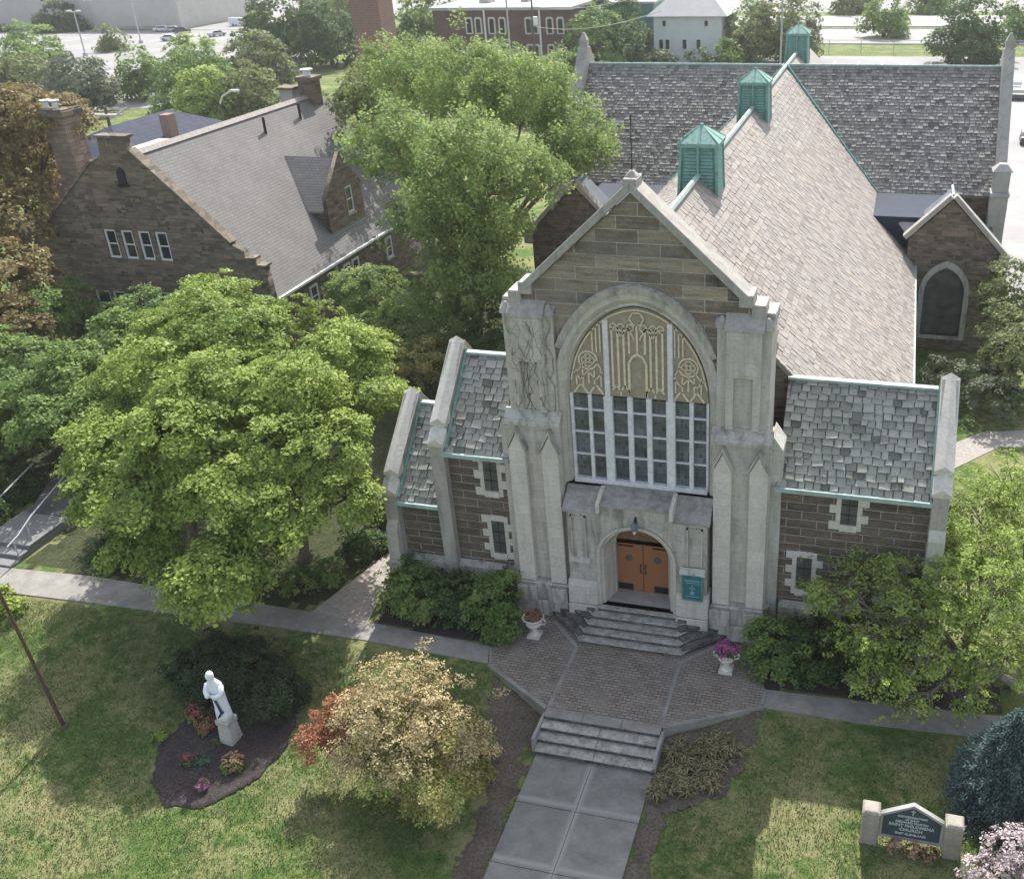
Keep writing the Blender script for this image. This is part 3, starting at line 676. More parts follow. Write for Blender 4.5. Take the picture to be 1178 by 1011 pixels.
# ivy stems on the left buttress: wiry, part of its surface
g=G(); rg=random.Random(5)
for k in range(9):
    x=-3.15-k*.19; z=9.3; pts=[]; y=.1
    while z<13.2:
        inside_strip = (3.38<-x<4.62 and z>11.4) or 3.38<-x<3.66 or 4.34<-x<4.62
        pts.append((x,.085 if inside_strip else .32,z)); x+=rg.uniform(-.16,.16); x=max(-4.85,min(-3.1,x)); z+=rg.uniform(.15,.4)
    if len(pts)>3: g.tube(pts,[.013*(1-.6*i/len(pts)) for i in range(len(pts))],4)
    for i in range(2,len(pts)-1,2):
        p=pts[i]; q=(max(-4.88,min(-3.08,p[0]+rg.uniform(-.5,.5))),p[1]-.01,p[2]+rg.uniform(.2,.5)); g.tube([p,q],[.009,.004],3)
g.build('bare_vine',M['vine'],church)
# --- portal
PY=-.3
do=arch_pts(0,1.62,3.35,4.95,10,base=1.0)
hollow([(-2.78,1.0),(2.85,1.0),(2.85,5.42),(1.5,5.42),(1.5,5.85),(-1.4,5.85),(-1.4,5.42),(-2.78,5.42)],[do],PY,PY+.25,'portal_front',M['lime_dark'],church)
g=G(); rs=[]
for hw,ap,y in ((1.62,4.95,PY-.03),(1.5,4.82,PY-.03),(1.44,4.76,PY+.12),(1.36,4.70,PY+.10),(1.3,4.64,PY+.35),(1.13,4.45,.62),(1.1,4.42,.62),(1.1,4.42,.92)):
    rs.append([(x,y,z) for x,z in arch_pts(0,hw,3.35,ap,10,base=1.0)])
n=len(rs[0]); vs=[p for r in rs for p in r]; fs=[(k*n+i,k*n+i+1,(k+1)*n+i+1,(k+1)*n+i) for k in range(len(rs)-1) for i in range(n-1)]
g.add(vs,fs); g.build('door_arch',M['lime'],church)
g=G(); g.box(-2.78,-1.62,PY+.2,.9,0,5.4); g.box(1.62,2.85,PY+.2,.9,0,5.4); g.box(-2.8,2.87,.64,.8,4.9,6.1); g.box(-1.4,1.5,PY+.2,.9,4.98,5.8); g.build('portal_side',M['lime'],church)
for xa,xb in ((-2.86,-1.62),(1.62,2.93)):
    g=G(); g.box(xa,xb,PY-.22,.5,0,1.0); g.prism([(PY-.16,1.0),(.3,1.0),(.3,2.1),(PY-.02,2.1),(PY-.12,1.85)],xa,xb,'x')
    g.build('portal_plinth',M['lime'],church,bevel=.03)
for xa,xb in ((-2.62,-1.98),(2.05,2.68)):
    g=G(); g.box(xa,xa+.07,PY-.07,PY+.02,3.25,5.2); g.box(xb-.07,xb,PY-.07,PY+.02,3.25,5.2); g.box(xa,xb,PY-.07,PY+.02,5.13,5.2); g.prism([(PY-.16,3.05),(PY+.02,3.05),(PY+.02,3.28),(PY-.1,3.22)],xa-.12,xb+.12,'x')
    g.build('panel_moulding',M['lime_dark'],church)
g=G(); g.prism([(PY-.12,5.38),(.66,5.38),(.66,6.1),(.5,6.1),(PY-.12,5.48)],-2.9,-1.38,'x'); g.prism([(PY-.12,5.38),(.66,5.38),(.66,6.1),(.5,6.1),(PY-.12,5.48)],1.48,2.95,'x')
g.prism([(PY-.2,5.82),(.66,5.82),(.66,6.16),(.5,6.14),(PY-.2,5.9)],-1.38,1.48,'x'); g.build('portal_roof',M['slab_roof'],church)
for x in (-1.48,1.42):
    g=G(); g.prism([(PY-.26,5.55),(.4,5.75),(.4,6.25),(.2,6.25),(PY-.26,5.98)],x,x+.14,'x'); g.build('portal_upstand',M['lime_light'],church)
# doors
g=G(); g.prism(arch_pts(0,1.12,3.35,4.44,10,base=3.55),.83,.87); g.build('tympanum',M['tymp'],church)
for s in (-1,1):
    g=G(); xa,xb=sorted((s*.015,s*1.1)); g.box(xa,xb,.84,.9,1.0,3.72); d=g.build('door',M['door'],church)
    g=G(); g.box(min(s*.45,s*1.08),max(s*.45,s*1.08),.815,.845,1.06,1.36); g.build('kick_plate',M['dark_iron'],d)
    g=G(); g.box(min(s*.5,s*1.08),max(s*.5,s*1.08),.82,.845,3.2,3.27); g.frust((s*.45,.83,3.235),.07,.07,.02,6); g.build('hinge',M['dark_iron'],d)
    g=G(); g.tube([(s*.1,.80,1.95),(s*.1,.76,2.05),(s*.1,.76,2.3),(s*.1,.80,2.4)],.025,5); g.build('handle',M['dark_iron'],d)
    g=G(); g.prism(ellipse(s*.6,2.65,.17,6),.82,.845); g.build('door_window',M['screen'],d)
# floor + octagonal steps
g=G(); g.add([(-1.12,.9,1.0),(1.12,.9,1.0),(1.62,-.32,1.0),(-1.62,-.32,1.0),(-1.12,.9,0),(1.12,.9,0),(1.62,-.32,0),(-1.62,-.32,0)],[(0,1,2,3),(3,2,6,7),(0,3,7,4),(1,5,6,2)])
g.build('porch_floor',M['concrete'],church)
st=G(); rs_=G(); n=5
for k in range(n):
    z1=1.0-.2*k-.004*k; f=(k+1)/n; yo=-.35-.30*k-.2; w=1.62+.12*k; wo=2.05+.30*k
    z0=z1-.19
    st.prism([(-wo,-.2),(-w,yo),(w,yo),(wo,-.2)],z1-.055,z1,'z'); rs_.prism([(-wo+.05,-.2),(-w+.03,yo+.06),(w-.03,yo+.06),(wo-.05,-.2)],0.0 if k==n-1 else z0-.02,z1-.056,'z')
stp=st.build('entrance_steps',M['step'],church,bevel=.015); rs_.build('riser',M['step_dark'],stp)  # risers coloured darker than treads, like faces in shade
for s in (-1,1):
    st=G()
    for k in range(4):
        z1=.92-.21*k; w=1.74+.12*k; wo=2.75+.34*k; yo=-.66-.30*k
        st.add([(s*(w+.05),yo+.02,z1-.19),(s*wo,-.25,z1-.19),(s*(wo-.45),-.25,z1-.19),(s*(w-.16),yo+.36,z1-.19),
                (s*(w+.05),yo+.02,z1),(s*wo,-.25,z1),(s*(wo-.45),-.25,z1),(s*(w-.16),yo+.36,z1)],[(0,1,2,3),(4,5,6,7),(0,1,5,4),(1,2,6,5),(2,3,7,6),(3,0,4,7)])
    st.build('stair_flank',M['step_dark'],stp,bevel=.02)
# wall lantern, notice board
e=empty('wall_lantern',(.05,-.38,4.98),'small dark lantern with a white bulb above the orange church door','lantern')
g=G(); g.box(-.03,.03,.0,.1,.0,.45); g.tube([(0,.05,.42),(0,-.18,.42),(0,-.18,.3)],.02,5); g.build('bracket',M['dark_iron'],e,local=True)
g=G(); g.frust((0,-.18,.12),.16,.05,.2,6); g.frust((0,-.18,-.02),.12,.15,.14,6); g.build('lantern_cage',M['lead'],e,local=True)
g=G(); g.frust((0,-.18,-.18),.05,.09,.16,8); g.build('bulb',M['trim'],e,local=True)
e=empty('notice_board',(2.3,-.44,1.98),'teal glazed notice board with a pale emblem, on the stone wall right of the door','notice board')
teal=simple('teal_board',(.045,.16,.185),.35,.25,5); palet=simple('pale_teal_print',(.20,.34,.37),.5,.1,8)
g=G(); g.box(-.38,.38,-.05,.03,0,1.12); g.prism(arch_pts(0,.38,1.12,1.28,6),-.05,.03); g.build('board',teal,e,local=True)
g=G()
for a in ((-.42,-.36,0,1.14),(.36,.42,0,1.14),(-.42,.42,-.06,0)): g.box(a[0],a[1],-.08,.035,a[2],a[3])
g.build('frame',M['copper_dark'],e,local=True)
g=G(); g.box(-.02,.02,-.058,-.05,.28,.66); g.box(-.12,.12,-.058,-.05,.50,.54); g.prism(ellipse(0,.30,.09,10),-.06,-.05); g.box(-.3,.3,-.057,-.05,.86,.92); g.box(-.26,.28,-.057,-.05,.76,.80); g.box(-.28,.28,-.057,-.05,.12,.15); g.build('emblem',palet,e,local=True)
g=G(); g.prism([(-.14,1.2),(.03,1.2),(.03,1.45),(-.0,1.45)],-.5,.5,'x'); g.build('board_hood',M['lime_dark'],e,local=True)
# ------------------------------------------------------------------ terrain
def gh(x,y):
    pts=((-400,-4.),(-40,-2.2),(-20,-1.45),(-13,-1.1),(-9,-.92),(-6.8,-.74),(-3.9,-.10),(-2.6,-.05),(900,-.05))
    for (a,za),(b,zb) in zip(pts,pts[1:]):
        if y<=b: t=(y-a)/(b-a); return za+(zb-za)*t
    return -.05
xs=sorted(set([-420,-300,-200,-120,-80,-60]+[round(-50+.8*i,2) for i in range(95)]+[30,45,70,120,220,320]))
ys=sorted(set([-60,-40,-28]+[round(-22+.5*i,2) for i in range(58)]+[9,12,20,30,45,60,80,110,150,200,260,330,420,560]))
rg=random.Random(3)
def build_ground():
    me=bpy.data.meshes.new('ground'); vs=[]; nx=len(xs)
    for y in ys:
        for x in xs:
            z=gh(x,y)
            if -45<x<25 and -20<y<-4.2 and not(-3<x<3): z+=.025*math.sin(x*1.7+y*.9)*math.cos(y*1.3-x*.4)-.02
            vs.append((x,y,z))
    fs=[(j*nx+i,j*nx+i+1,(j+1)*nx+i+1,(j+1)*nx+i) for j in range(len(ys)-1) for i in range(nx-1)]
    me.from_pydata(vs,[],fs); me.materials.append(M['grass']); me.shade_smooth()
    return tag(link(bpy.data.objects.new('ground',me)),kind='structure')
build_ground()
from mathutils import noise as mn
def inpoly(x,y,P):
    c=False; n=len(P)
    for i in range(n):
        x1,y1=P[i]; x2,y2=P[(i+1)%n]
        if (y1>y)!=(y2>y) and x<(x2-x1)*(y-y1)/(y2-y1)+x1: c=not c
    return c
def patch(name,P,mat,dz,step=.12,jit=.25,kind='structure',hump=0,zf=None):
    x0,x1=min(p[0] for p in P)-jit,max(p[0] for p in P)+jit; y0,y1=min(p[1] for p in P)-jit,max(p[1] for p in P)+jit
    nx=int((x1-x0)/step)+1; ny=int((y1-y0)/step)+1; ok=set()
    for j in range(ny):
        for i in range(nx):
            x=x0+(i+.5)*step; y=y0+(j+.5)*step
            dx=mn.noise((x*1.3,y*1.3,3.1))*jit*1.6+mn.noise((x*5,y*5,9.))*jit*.7; dy=mn.noise((x*1.3,y*1.3,7.7))*jit*1.6+mn.noise((x*5,y*5,2.))*jit*.7
            if inpoly(x+dx,y+dy,P): ok.add((i,j))
    idx={}; vs=[]; fs=[]
    def V(i,j):
        if (i,j) not in idx:
            x=x0+i*step; y=y0+j*step
            b=all((a,b_) in ok for a in (i-1,i) for b_ in (j-1,j))
            z=(zf or gh)(x,y)+dz+(mn.noise((x*3,y*3,0))*.02+hump if b else 0)
            idx[(i,j)]=len(vs); vs.append((x,y,z))
        return idx[(i,j)]
    for i,j in ok: fs.append((V(i,j),V(i+1,j),V(i+1,j+1),V(i,j+1)))
    me=bpy.data.meshes.new(name); me.from_pydata(vs,[],fs); me.materials.append(mat); me.shade_smooth()
    return tag(link(bpy.data.objects.new(name,me)),kind=kind)
def strip(name,L,Rr,mat,dz,thick=.12,zf=None):
    """paved strip between a left and a right polyline, draped on the ground with a real edge"""
    zf=zf or gh; n=len(L); vs=[]
    for (a,b) in zip(L,Rr):
        z=max(zf(*a),zf(*b))+dz if zf is gh else None
        za=zf(*a)+dz; zb=zf(*b)+dz
        vs+=[(a[0],a[1],za),(b[0],b[1],zb),(a[0],a[1],za-thick),(b[0],b[1],zb-thick)]
    fs=[]
    for i in range(n-1):
        k=4*i; fs+=[(k,k+1,k+5,k+4),(k,k+4,k+6,k+2),(k+1,k+3,k+7,k+5)]
    fs+=[(0,2,3,1),(4*n-4,4*n-3,4*n-1,4*n-2)]
    return G().add(vs,fs).build(name,mat,kind='structure')
# plaza of pavers, edging, light bands
hexa=[(-5.5,-2.75),(-5.15,-3.7),(-2.2,-5.5),(2.2,-5.5),(5.5,-3.75),(5.55,-2.75),(4.4,-.4),(-5.0,-.2)]
G().prism(hexa,-.5,.0,'z').build('plaza',M['paver'],kind='structure')
g=G()
def edge(a,b,w,z,h):
    d=Vector((b[0]-a[0],b[1]-a[1])); n=Vector((-d.y,d.x)).normalized()*w/2
    g.prism([(a[0]+n.x,a[1]+n.y),(b[0]+n.x,b[1]+n.y),(b[0]-n.x,b[1]-n.y),(a[0]-n.x,a[1]-n.y)],z,z+h,'z')
edge((-5.2,-3.74),(-2.22,-5.52),.16,-.45,.50); edge((2.22,-5.52),(5.6,-3.72),.14,-.45,.47); edge((-5.52,-2.7),(-5.17,-3.66),.1,-.3,.305); edge((5.6,-2.8),(5.55,-3.6),.1,-.3,.305)
edge((-2.12,-1.9),(-2.15,-5.42),.13,-.1,.104); edge((2.12,-1.95),(2.15,-5.42),.13,-.1,.104)
edge((-3.5,-.6),(-2.15,-1.92),.16,-.1,.109); edge((3.5,-.55),(2.15,-1.95),.16,-.1,.109)
g.build('kerb_edging',M['path'],kind='structure')
# terrace steps down to the front walk
t=empty('terrace_steps',(0,-5.5,-.2),'flight of four worn stone steps between the brick plaza and the concrete front walk','steps')
for k in range(4):
    g=G(); z=.012-.185*k; y=-5.46-.40*k; rz_=z-.055; 
    for a,b in (((-2.2,-.75),(-.735,.72),(.735,2.2)) if k==0 else ((-2.2-.0,.0),(.012,2.2))): g.box(a,b,y-.45,y,z-.055,z)
    s_=g.build('step',M['path'] if k==0 else M['step'],t,bevel=.016)
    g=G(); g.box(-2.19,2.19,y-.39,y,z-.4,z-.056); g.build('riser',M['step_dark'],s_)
for a in (-2.3,2.2): g=G(); g.box(a,a+.1,-7.0,-5.45,-.9,-.12); g.build('side_slab',M['concrete'],t)
wz=lambda x,y:-.74+(y+6.8)*.042
g=G(); ws=[-7.05,-9.18,-11.6,-14.0,-16.4,-19]
for i in range(5):
    for a,b in ((-2.12,-.01),(.01,2.2)):
        y0,y1=ws[i+1]+.012,ws[i]-.012; za,zb=wz(0,y1),wz(0,y0)
        g.add([(a,y1,za),(b,y1,za),(b,y0,zb),(a,y0,zb),(a,y1,za-.3),(b,y1,za-.3),(b,y0,zb-.3),(a,y0,zb-.3)],[(0,1,2,3),(0,4,5,1),(1,5,6,2),(2,6,7,3),(3,7,4,0)])
# pale wear beside the joints is a property of the slabs
t_=NT('grey_walk_slabs'); p=t_.pos(); sp=t_.n.new('ShaderNodeSeparateXYZ'); t_.l.new(p,sp.inputs[0])
n=t_.noise(p,1.6,6,.65,.3); n2=t_.noise(p,26,4,.7)
ax=t_.math('ABSOLUTE',t_.math('SUBTRACT',sp.outputs[0],.0)); 
ym=t_.math('ABSOLUTE',t_.math('SUBTRACT',t_.math('FLOORED_MODULO',t_.math('ADD',sp.outputs[1],9.18+24),2.42),0)); ym=t_.math('MINIMUM',ym,t_.math('SUBTRACT',2.42,ym))
dd=t_.math('MINIMUM',ax,t_.math('ADD',ym,.04)); dd=t_.math('ADD',dd,t_.math('MULTIPLY',t_.math('SUBTRACT',n,.5),.25))
c=t_.mix(t_.ramp(n,(.3,0),(.7,1)),(.15,.147,.135),(.24,.235,.215)); c=t_.mix(t_.ramp(dd,(.02,.85),(.2,0)),c,(.31,.305,.28)); c=t_.mix(1.0,c,t_.ramp(n2,(.2,.8),(.8,1.2)),'MULTIPLY')
g.build('front_walk',t_.fin(c,.9,t_.bump(n2,.25,.01)),kind='structure')
# paths
strip('path',[(-60,-2.2),(-30,-2.25),(-25,-1.95),(-15.5,-2.15),(-11,-2.3),(-5.6,-2.62)],[(-60,-3.9),(-30,-3.85),(-23.6,-3.6),(-15.5,-3.4),(-10.8,-3.35),(-5.3,-3.6)],M['path'],.035)
strip('path',[(5.5,-2.75),(9.4,-2.62),(14,-2.3),(26,-1.8)],[(5.55,-3.68),(9.4,-3.7),(14,-3.5),(26,-3.0)],M['path'],.035)
strip('path',[(-13.9,-2.2),(-13.2,.5),(-12.3,4),(-12.0,9),(-12.2,14)],[(-11.2,-2.3),(-11.5,-.5),(-11.1,1),(-11.1,4),(-11.1,14)],M['path_old'],.03)
strip('path',[(11.5,16.5),(13,18.6),(14.5,20.2),(18,21.2)],[(12.6,15.4),(14.1,17.2),(15.3,18.6),(19,19.3)],M['path_old'],.03)
strip('path',[(-31.6,1.5),(-34.5,8),(-37,14),(-38,21.5)],[(-29.6,1.5),(-32,8),(-34,14),(-35,21.5)],M['shaded_path'],.5)  # ramp made to look shaded by its dark colour
# raised walk with steps, handrails at the far left
t=empty('side_steps',(-30.3,-1.6,0),'low concrete steps rising from the path at the left edge','steps')
for k in range(3):
    g=G(); g.box(-32.0,-29.3,-2.2+.6*k,1.6,-.1+.17*k,.07+.17*k); g.build('step',M['walk'],t,bevel=.02)
h=empty('handrail',(-29.3,-1.2,.1),'grey pipe handrail with two posts beside the low steps at left','handrail')
g=G(); g.tube([(-29.35,-2.0,1.0),(-29.45,-1.2,1.12),(-29.7,0,1.42),(-31.1,4.4,1.5),(-31.5,5.4,1.5)],.035,6); g.build('rail',M['galv'],h)
for y,x,z in ((-1.6,-29.38,1.05),(-.5,-29.6,1.3)):
    g=G(); g.tube([(x,y,0),(x,y,z)],.03,6); g.build('post',M['galv'],h)
h=empty('handrail',(-32.2,-1,.1),'pipe handrail on the far side of the low steps, at the left frame edge','handrail')
g=G(); g.tube([(-32.2,-2,1.0),(-32.3,0,1.35),(-33.4,4.2,1.5)],.035,6); g.build('rail',M['galv'],h)
for y,z in ((-1.6,1.05),(.1,1.35)):
    g=G(); g.tube([(-32.25,y,0),(-32.25,y,z)],.03,6); g.build('post',M['galv'],h)
# beds
bed=[(-13.7+2.35*math.cos(a)*1.0, -8.9+3.0*math.sin(a)) for a in [i*.3 for i in range(21)]]
patch('mulch_bed',bed,M['mulch'],.03,.06,.12,hump=.04)
patch('soil_bed',[(-4.9,-3.95),(-2.35,-5.6),(-2.3,-7.2),(-2.2,-16),(-3.0,-16),(-3.2,-9),(-3.9,-6.6),(-4.6,-5.4)],M['soil'],.02,.06,.3,hump=.02)
patch('soil_bed',[(2.25,-7),(2.25,-16),(2.9,-16),(3.0,-9)],M['soil'],.02,.06,.15,hump=.02)
patch('soil_bed',[(2.3,-5.7),(5.6,-3.85),(5.3,-6),(4.6,-7.6),(2.3,-9.2)],M['soil'],.02,.07,.22,hump=.02)
patch('soil_bed',[(-11,-2.25),(-5.6,-2.55),(-5.1,.4),(-11,.3)],M['mulch'],.025,.2,.1,hump=.02)
patch('soil_bed',[(5,-.3),(5.7,-2.65),(14,-2.2),(14,.5),(5,.5)],M['mulch'],.025,.2,.1,hump=.02)
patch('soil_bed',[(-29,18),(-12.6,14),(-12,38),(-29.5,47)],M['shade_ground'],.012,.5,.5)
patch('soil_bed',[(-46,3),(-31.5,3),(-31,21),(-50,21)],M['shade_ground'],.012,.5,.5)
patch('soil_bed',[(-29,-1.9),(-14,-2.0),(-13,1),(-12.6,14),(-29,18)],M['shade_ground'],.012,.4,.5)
# soft turf strands: too many to count
def tufts(name,n,X,Y,seed,avoid,hh=.07):
    r=np.random.default_rng(seed); x=r.uniform(*X,n); y=r.uniform(*Y,n)
    k=np.array([not avoid(a,b) for a,b in zip(x,y)]); x=x[k];y=y[k];n=len(x)
    z=np.array([gh(a,b) for a,b in zip(x,y)])-.02; a=r.uniform(0,6.283,n); h=r.uniform(.4,1.5,n)*hh*1.1; w=.02
    le=r.uniform(-.06,.06,(n,2)); v=np.zeros((n,3,3)); v[:,0]=np.c_[x-w*np.cos(a),y-w*np.sin(a),z]; v[:,1]=np.c_[x+w*np.cos(a),y+w*np.sin(a),z]; v[:,2]=np.c_[x+le[:,0],y+le[:,1],z+h]
    mesh_np(name,v.reshape(-1,3),3,r.uniform(0,1,n),M['leaf_turf'],None,kind='stuff')
def mesh_np(name,verts,k,tint,mat,parent,**kw):
    nf=len(verts)//k; me=bpy.data.meshes.new(name); me.vertices.add(len(verts)); me.vertices.foreach_set('co',verts.astype(np.float32).ravel())
    me.loops.add(len(verts)); me.loops.foreach_set('vertex_index',np.arange(len(verts),dtype=np.int32))
    me.polygons.add(nf); me.polygons.foreach_set('loop_start',np.arange(0,len(verts),k,dtype=np.int32))
    me.update(); at=me.attributes.new('tint','FLOAT','FACE'); at.data.foreach_set('value',tint.astype(np.float32))
    me.materials.append(mat); me.validate()
    o=link(bpy.data.objects.new(name,me),parent)
    if kw: tag(o,**kw)
    return o
M['leaf_turf']=leafmat('turf_blades',(.085,.135,.04),(.14,.185,.06),.3,(.25,.25,.115))
def lawn_avoid(x,y):
    if -2.4<x<2.5: return True
    if y>-3.9: return True
    if ((x+13.7)/2.4)**2+((y+8.9)/3.05)**2<1: return True
    if -5<x<-2 and y>-17: return x>-3.6 or y>-5.6
    return 2<x<5.2 and y>-8
tufts('lawn_tufts',150000,(-31,17),(-16.5,-3.9),4,lawn_avoid)

# ------------------------------------------------------------------ vegetation
def foliage(lobes,seed,density=1.0,leaf=.17,cr=.55,per=70,flat=.42,up=.75,shell=.62,spread=.16,droop=0.,el=1.0,eld=0.0):
    """leaf quads on many small sprays spread through the shells of the crown's lobes"""
    r=np.random.default_rng(seed); V=[];T=[]
    for (cx,cy,cz,R) in lobes:
        n=max(4,int(density*9*R*R/(cr*cr)*.36))
        d=r.normal(size=(n,3)); d[:,2]=d[:,2]*.9+.18; d/=np.linalg.norm(d,axis=1)[:,None]
        f=shell+(1.08-shell)*r.random(n)**.55; out=r.random(n)<.10; f[out]+=spread*r.random(out.sum())*1.6
        c=d*f[:,None]*R; c[:,2]*=np.where(c[:,2]<0,.62,.82); c+=(cx,cy,cz)
        lt=r.normal(.5,.06)
        for i in range(n):
            s=cr*r.uniform(.6,1.35); k=int(per*(s/cr)**1.5*r.uniform(.7,1.2))
            q=r.normal(size=(k,3)); q/=np.linalg.norm(q,axis=1)[:,None]; q*=(r.random(k)**.45)[:,None]*s
            ax=d[i]*.55+np.array((0,0,.75)); ax/=np.linalg.norm(ax)
            dn=q@ax; q-=np.outer(dn*(1-flat),ax); ed=d[i]*(1,1,.3)+np.array((0,0,eld)); ed/=np.linalg.norm(ed)+1e-6; q+=np.outer((q@ed)*(el-1),ed); q[:,2]-=droop*(q[:,0]**2+q[:,1]**2)/s
            nn=ax*up+d[i]*.25+r.normal(size=(k,3))*.42; nn/=np.linalg.norm(nn,axis=1)[:,None]
            tt=np.cross(nn,r.normal(size=(k,3))); tt/=np.linalg.norm(tt,axis=1)[:,None]; bb=np.cross(nn,tt)
            L=(leaf*r.uniform(.45,1.5,k))[:,None]*.5; W=L*r.uniform(.5,.8,k)[:,None]
            p=c[i]+q
            V.append(np.stack([p-tt*L,p+bb*W-tt*L*.1,p+tt*L,p-bb*W-tt*L*.1],1).reshape(-1,3))
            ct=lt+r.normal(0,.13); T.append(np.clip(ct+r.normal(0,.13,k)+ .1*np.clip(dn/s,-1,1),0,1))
    return np.concatenate(V),np.concatenate(T)
def tree(name,label,cat,base,lobes,mat,bark='bark',seed=1,tr=.2,part='crown',group=None,trunk=True,branches=18,fork=.45,twig=0,**kw):
    e=empty(name,base,label,cat,group); B=Vector(base)
    v,t=foliage(lobes,seed,**kw); v=v-np.array(base)
    mesh_np(part,v,4,t,M[mat],e)
    if trunk:
        g=G(); r=random.Random(seed); cs=[Vector(l[:3]) for l in lobes]; c=sum(cs,Vector())/len(cs)
        top=B.lerp(Vector((c.x,c.y,min(l[2] for l in lobes)*.6+c.z*.4)),fork); 
        m=B.lerp(top,.5)+Vector((r.uniform(-.1,.1),r.uniform(-.1,.1),0))
        g.tube([B-Vector((0,0,.3)),B+Vector((0,0,.15)),m,top],[tr*1.4,tr*1.05,tr*.9,tr*.75],8)
        for (x,y,z,R) in lobes:
            q=Vector((x,y,z)); mid=top.lerp(q,.5)+Vector((r.uniform(-.3,.3),r.uniform(-.3,.3),r.uniform(0,.3)))
            g.tube([top,mid,q],[tr*.55,tr*.36,tr*.14],6)
            for k in range(max(2,branches//len(lobes))):
                d=Vector((r.gauss(0,1),r.gauss(0,1),r.gauss(.2,.6))).normalized(); e2=q+d*R*.9; s=mid.lerp(q,r.uniform(.2,1))
                g.tube([s,s.lerp(e2,.5)+Vector((0,0,.12)),e2],[tr*.16,tr*.09,tr*.03],4)
                for w in range(twig):
                    a=s.lerp(e2,r.uniform(.4,1)); g.tube([a,a+Vector((r.gauss(0,1),r.gauss(0,1),r.gauss(.1,.5))).normalized()*R*.45],[.018,.008],3)
        g.build('trunk',M[bark],e,smooth=True)
    return e
LB={'A':[(-24.5, 8.7, 7.5, 2.74), (-26.0, 5.3, 6.5, 2.62), (-25.5, 1.0, 5, 2.18), (-20.9, 0.3, 6.5, 2.44), (-21.9, -1.2, 4.2, 2.07), (-18.2, -1.0, 5, 2.02), (-24.8, -1.1, 4, 1.53), (-21.6, -2.8, 2.8, 1.55), (-20.8, 2.6, 7.5, 2.33)],
'B':[(-16.7, 8.0, 7, 2.45), (-16.9, 3.8, 7.3, 2.35), (-14.5, 6.6, 6, 1.73), (-14.4, 1.9, 5.5, 2.35), (-13.0, 0.6, 4, 1.57), (-16.5, 0.6, 6, 1.86), (-15.0, -1.2, 4.2, 1.81), (-22.3, 8.6, 7, 1.97), (-16.8, -4.0, 2.6, 2.04), (-15.7, -2.8, 3, 1.43)],
'cop':[(-48.6,27.0,14,3.0),(-51.5,25.5,13.5,3.4),(-54.3, 29.5, 11, 3.07), (-47.2, 21.5, 9, 2.59), (-43.8, 15.6, 7, 2.66), (-53.0, 24.3, 11, 4.79), (-41.6, 13.1, 5, 2.07),(-57,33,12,3.6)],
'T3':[(-41.5, 15.3, 5, 1.71), (-38.9, 10.1, 4, 2.08), (-36.4, 9.2, 3, 1.66), (-36.1, 5.9, 2, 1.86)],
'T4':[(-28.0, 41.3, 15, 3.43), (-20.2, 34.7, 15.5, 3.26), (-15.8, 34.7, 15, 3.05), (-12.6, 33.6, 13, 2.61), (-10.9, 31.8, 12, 1.59), (-13.2, 25.9, 12, 2.2), (-15.7, 23.1, 13, 3.05), (-22.0, 27.0, 13, 3.02), (-18.4, 23.3, 10, 2.64), (-14.6, 23.0, 9.5, 2.3), (-15.9, 22.0, 7, 2.52), (-14.2, 21.5, 6, 1.9), (-17.5, 21.1, 5, 1.91)],
'T5':[(-33.9, 43.5, 12.8, 2.4),(-36,52,12.5,3.2),(-33,47,13.5,3.0),(-30,52,12.5,3.2)],
'mid1':[(-24.7, 25.6, 3.5, 2.22), (-20.9, 22.8, 3, 1.89), (-26.5, 25.6, 4, 1.4)],
'mid2':[(-16.4, 21.0, 3.5, 1.86), (-14.5, 20.2, 2.5, 1.52), (-17.2, 19.0, 2.5, 1.4)],
'yel':[(-17.1, 17.2, 3, 1.63), (-16.6, 19.0, 2.8, 1.26), (-17.8, 15.5, 2.3, 1.3)],
'light':[(-27.3, 20.3, 4, 1.44), (-26.3, 22.0, 3.2, 1.24)],
'T7':[(16.2, 28.6, 5.3, 2.1), (15.3, 26.5, 4, 1.7), (16.4, 24.1, 3.5, 2.1), (16.2, 23.5, 1.6, 1.49)],
'T8':[(13.0, 3.4, 5, 1.52), (14.2, 4.8, 5.5, 1.55), (12.4, 1.4, 4.5, 1.2), (9.2, 0.2, 4, 1.3), (7.8, -1.5, 3.6, 0.89), (10.9, -0.8, 3.6, 1.74), (13.0, -0.4, 4, 1.89), (9.5, -2.3, 2.5, 1.25), (11.9, -2.1, 2.4, 1.55), (14.3, -1.7, 2.5, 1.54), (14.5, 1.4, 4.5, 1.94), (10.9, -4.0, 1.2, 0.7), (8.9, -3.6, 1.6, 0.5)]}
def nearer(L,k,c=(8.53,-31.6,26.2)): return [tuple(round(c[i]+k*(l[i]-c[i]),2) for i in range(3))+(l[3]*k,) for l in L]
LB['A']=[(-21.9,5.82,8.72,2.55),(-23.37,3.12,7.78,2.44),(-22.9,-.97,6.37,2.03),(-18.6,-1.6,7.78,2.27),(-19.5,-3.04,5.62,1.93),(-16.1,-2.85,6.37,1.9),(-22.2,-3.0,5.43,1.42),(-19.25,-4.5,4.3,1.45),(-18.5,.57,8.7,2.2),(-20.8,1.0,6.5,2.2)]
LB['B']=[(-15.4,6.0,8.0,2.3),(-15.6,2.0,8.25,2.25),(-13.35,4.7,6.9,1.6),(-13.25,.2,6.5,2.2),(-12.0,-.9,5.1,1.45),(-15.25,-1.0,7.0,1.75),(-13.8,-2.7,5.3,1.7),(-20.8,6.6,8.0,1.85),(-15.5,-5.3,3.8,1.9),(-14.5,-4.2,4.2,1.35),(-17.5,3.5,6.5,2.0)]
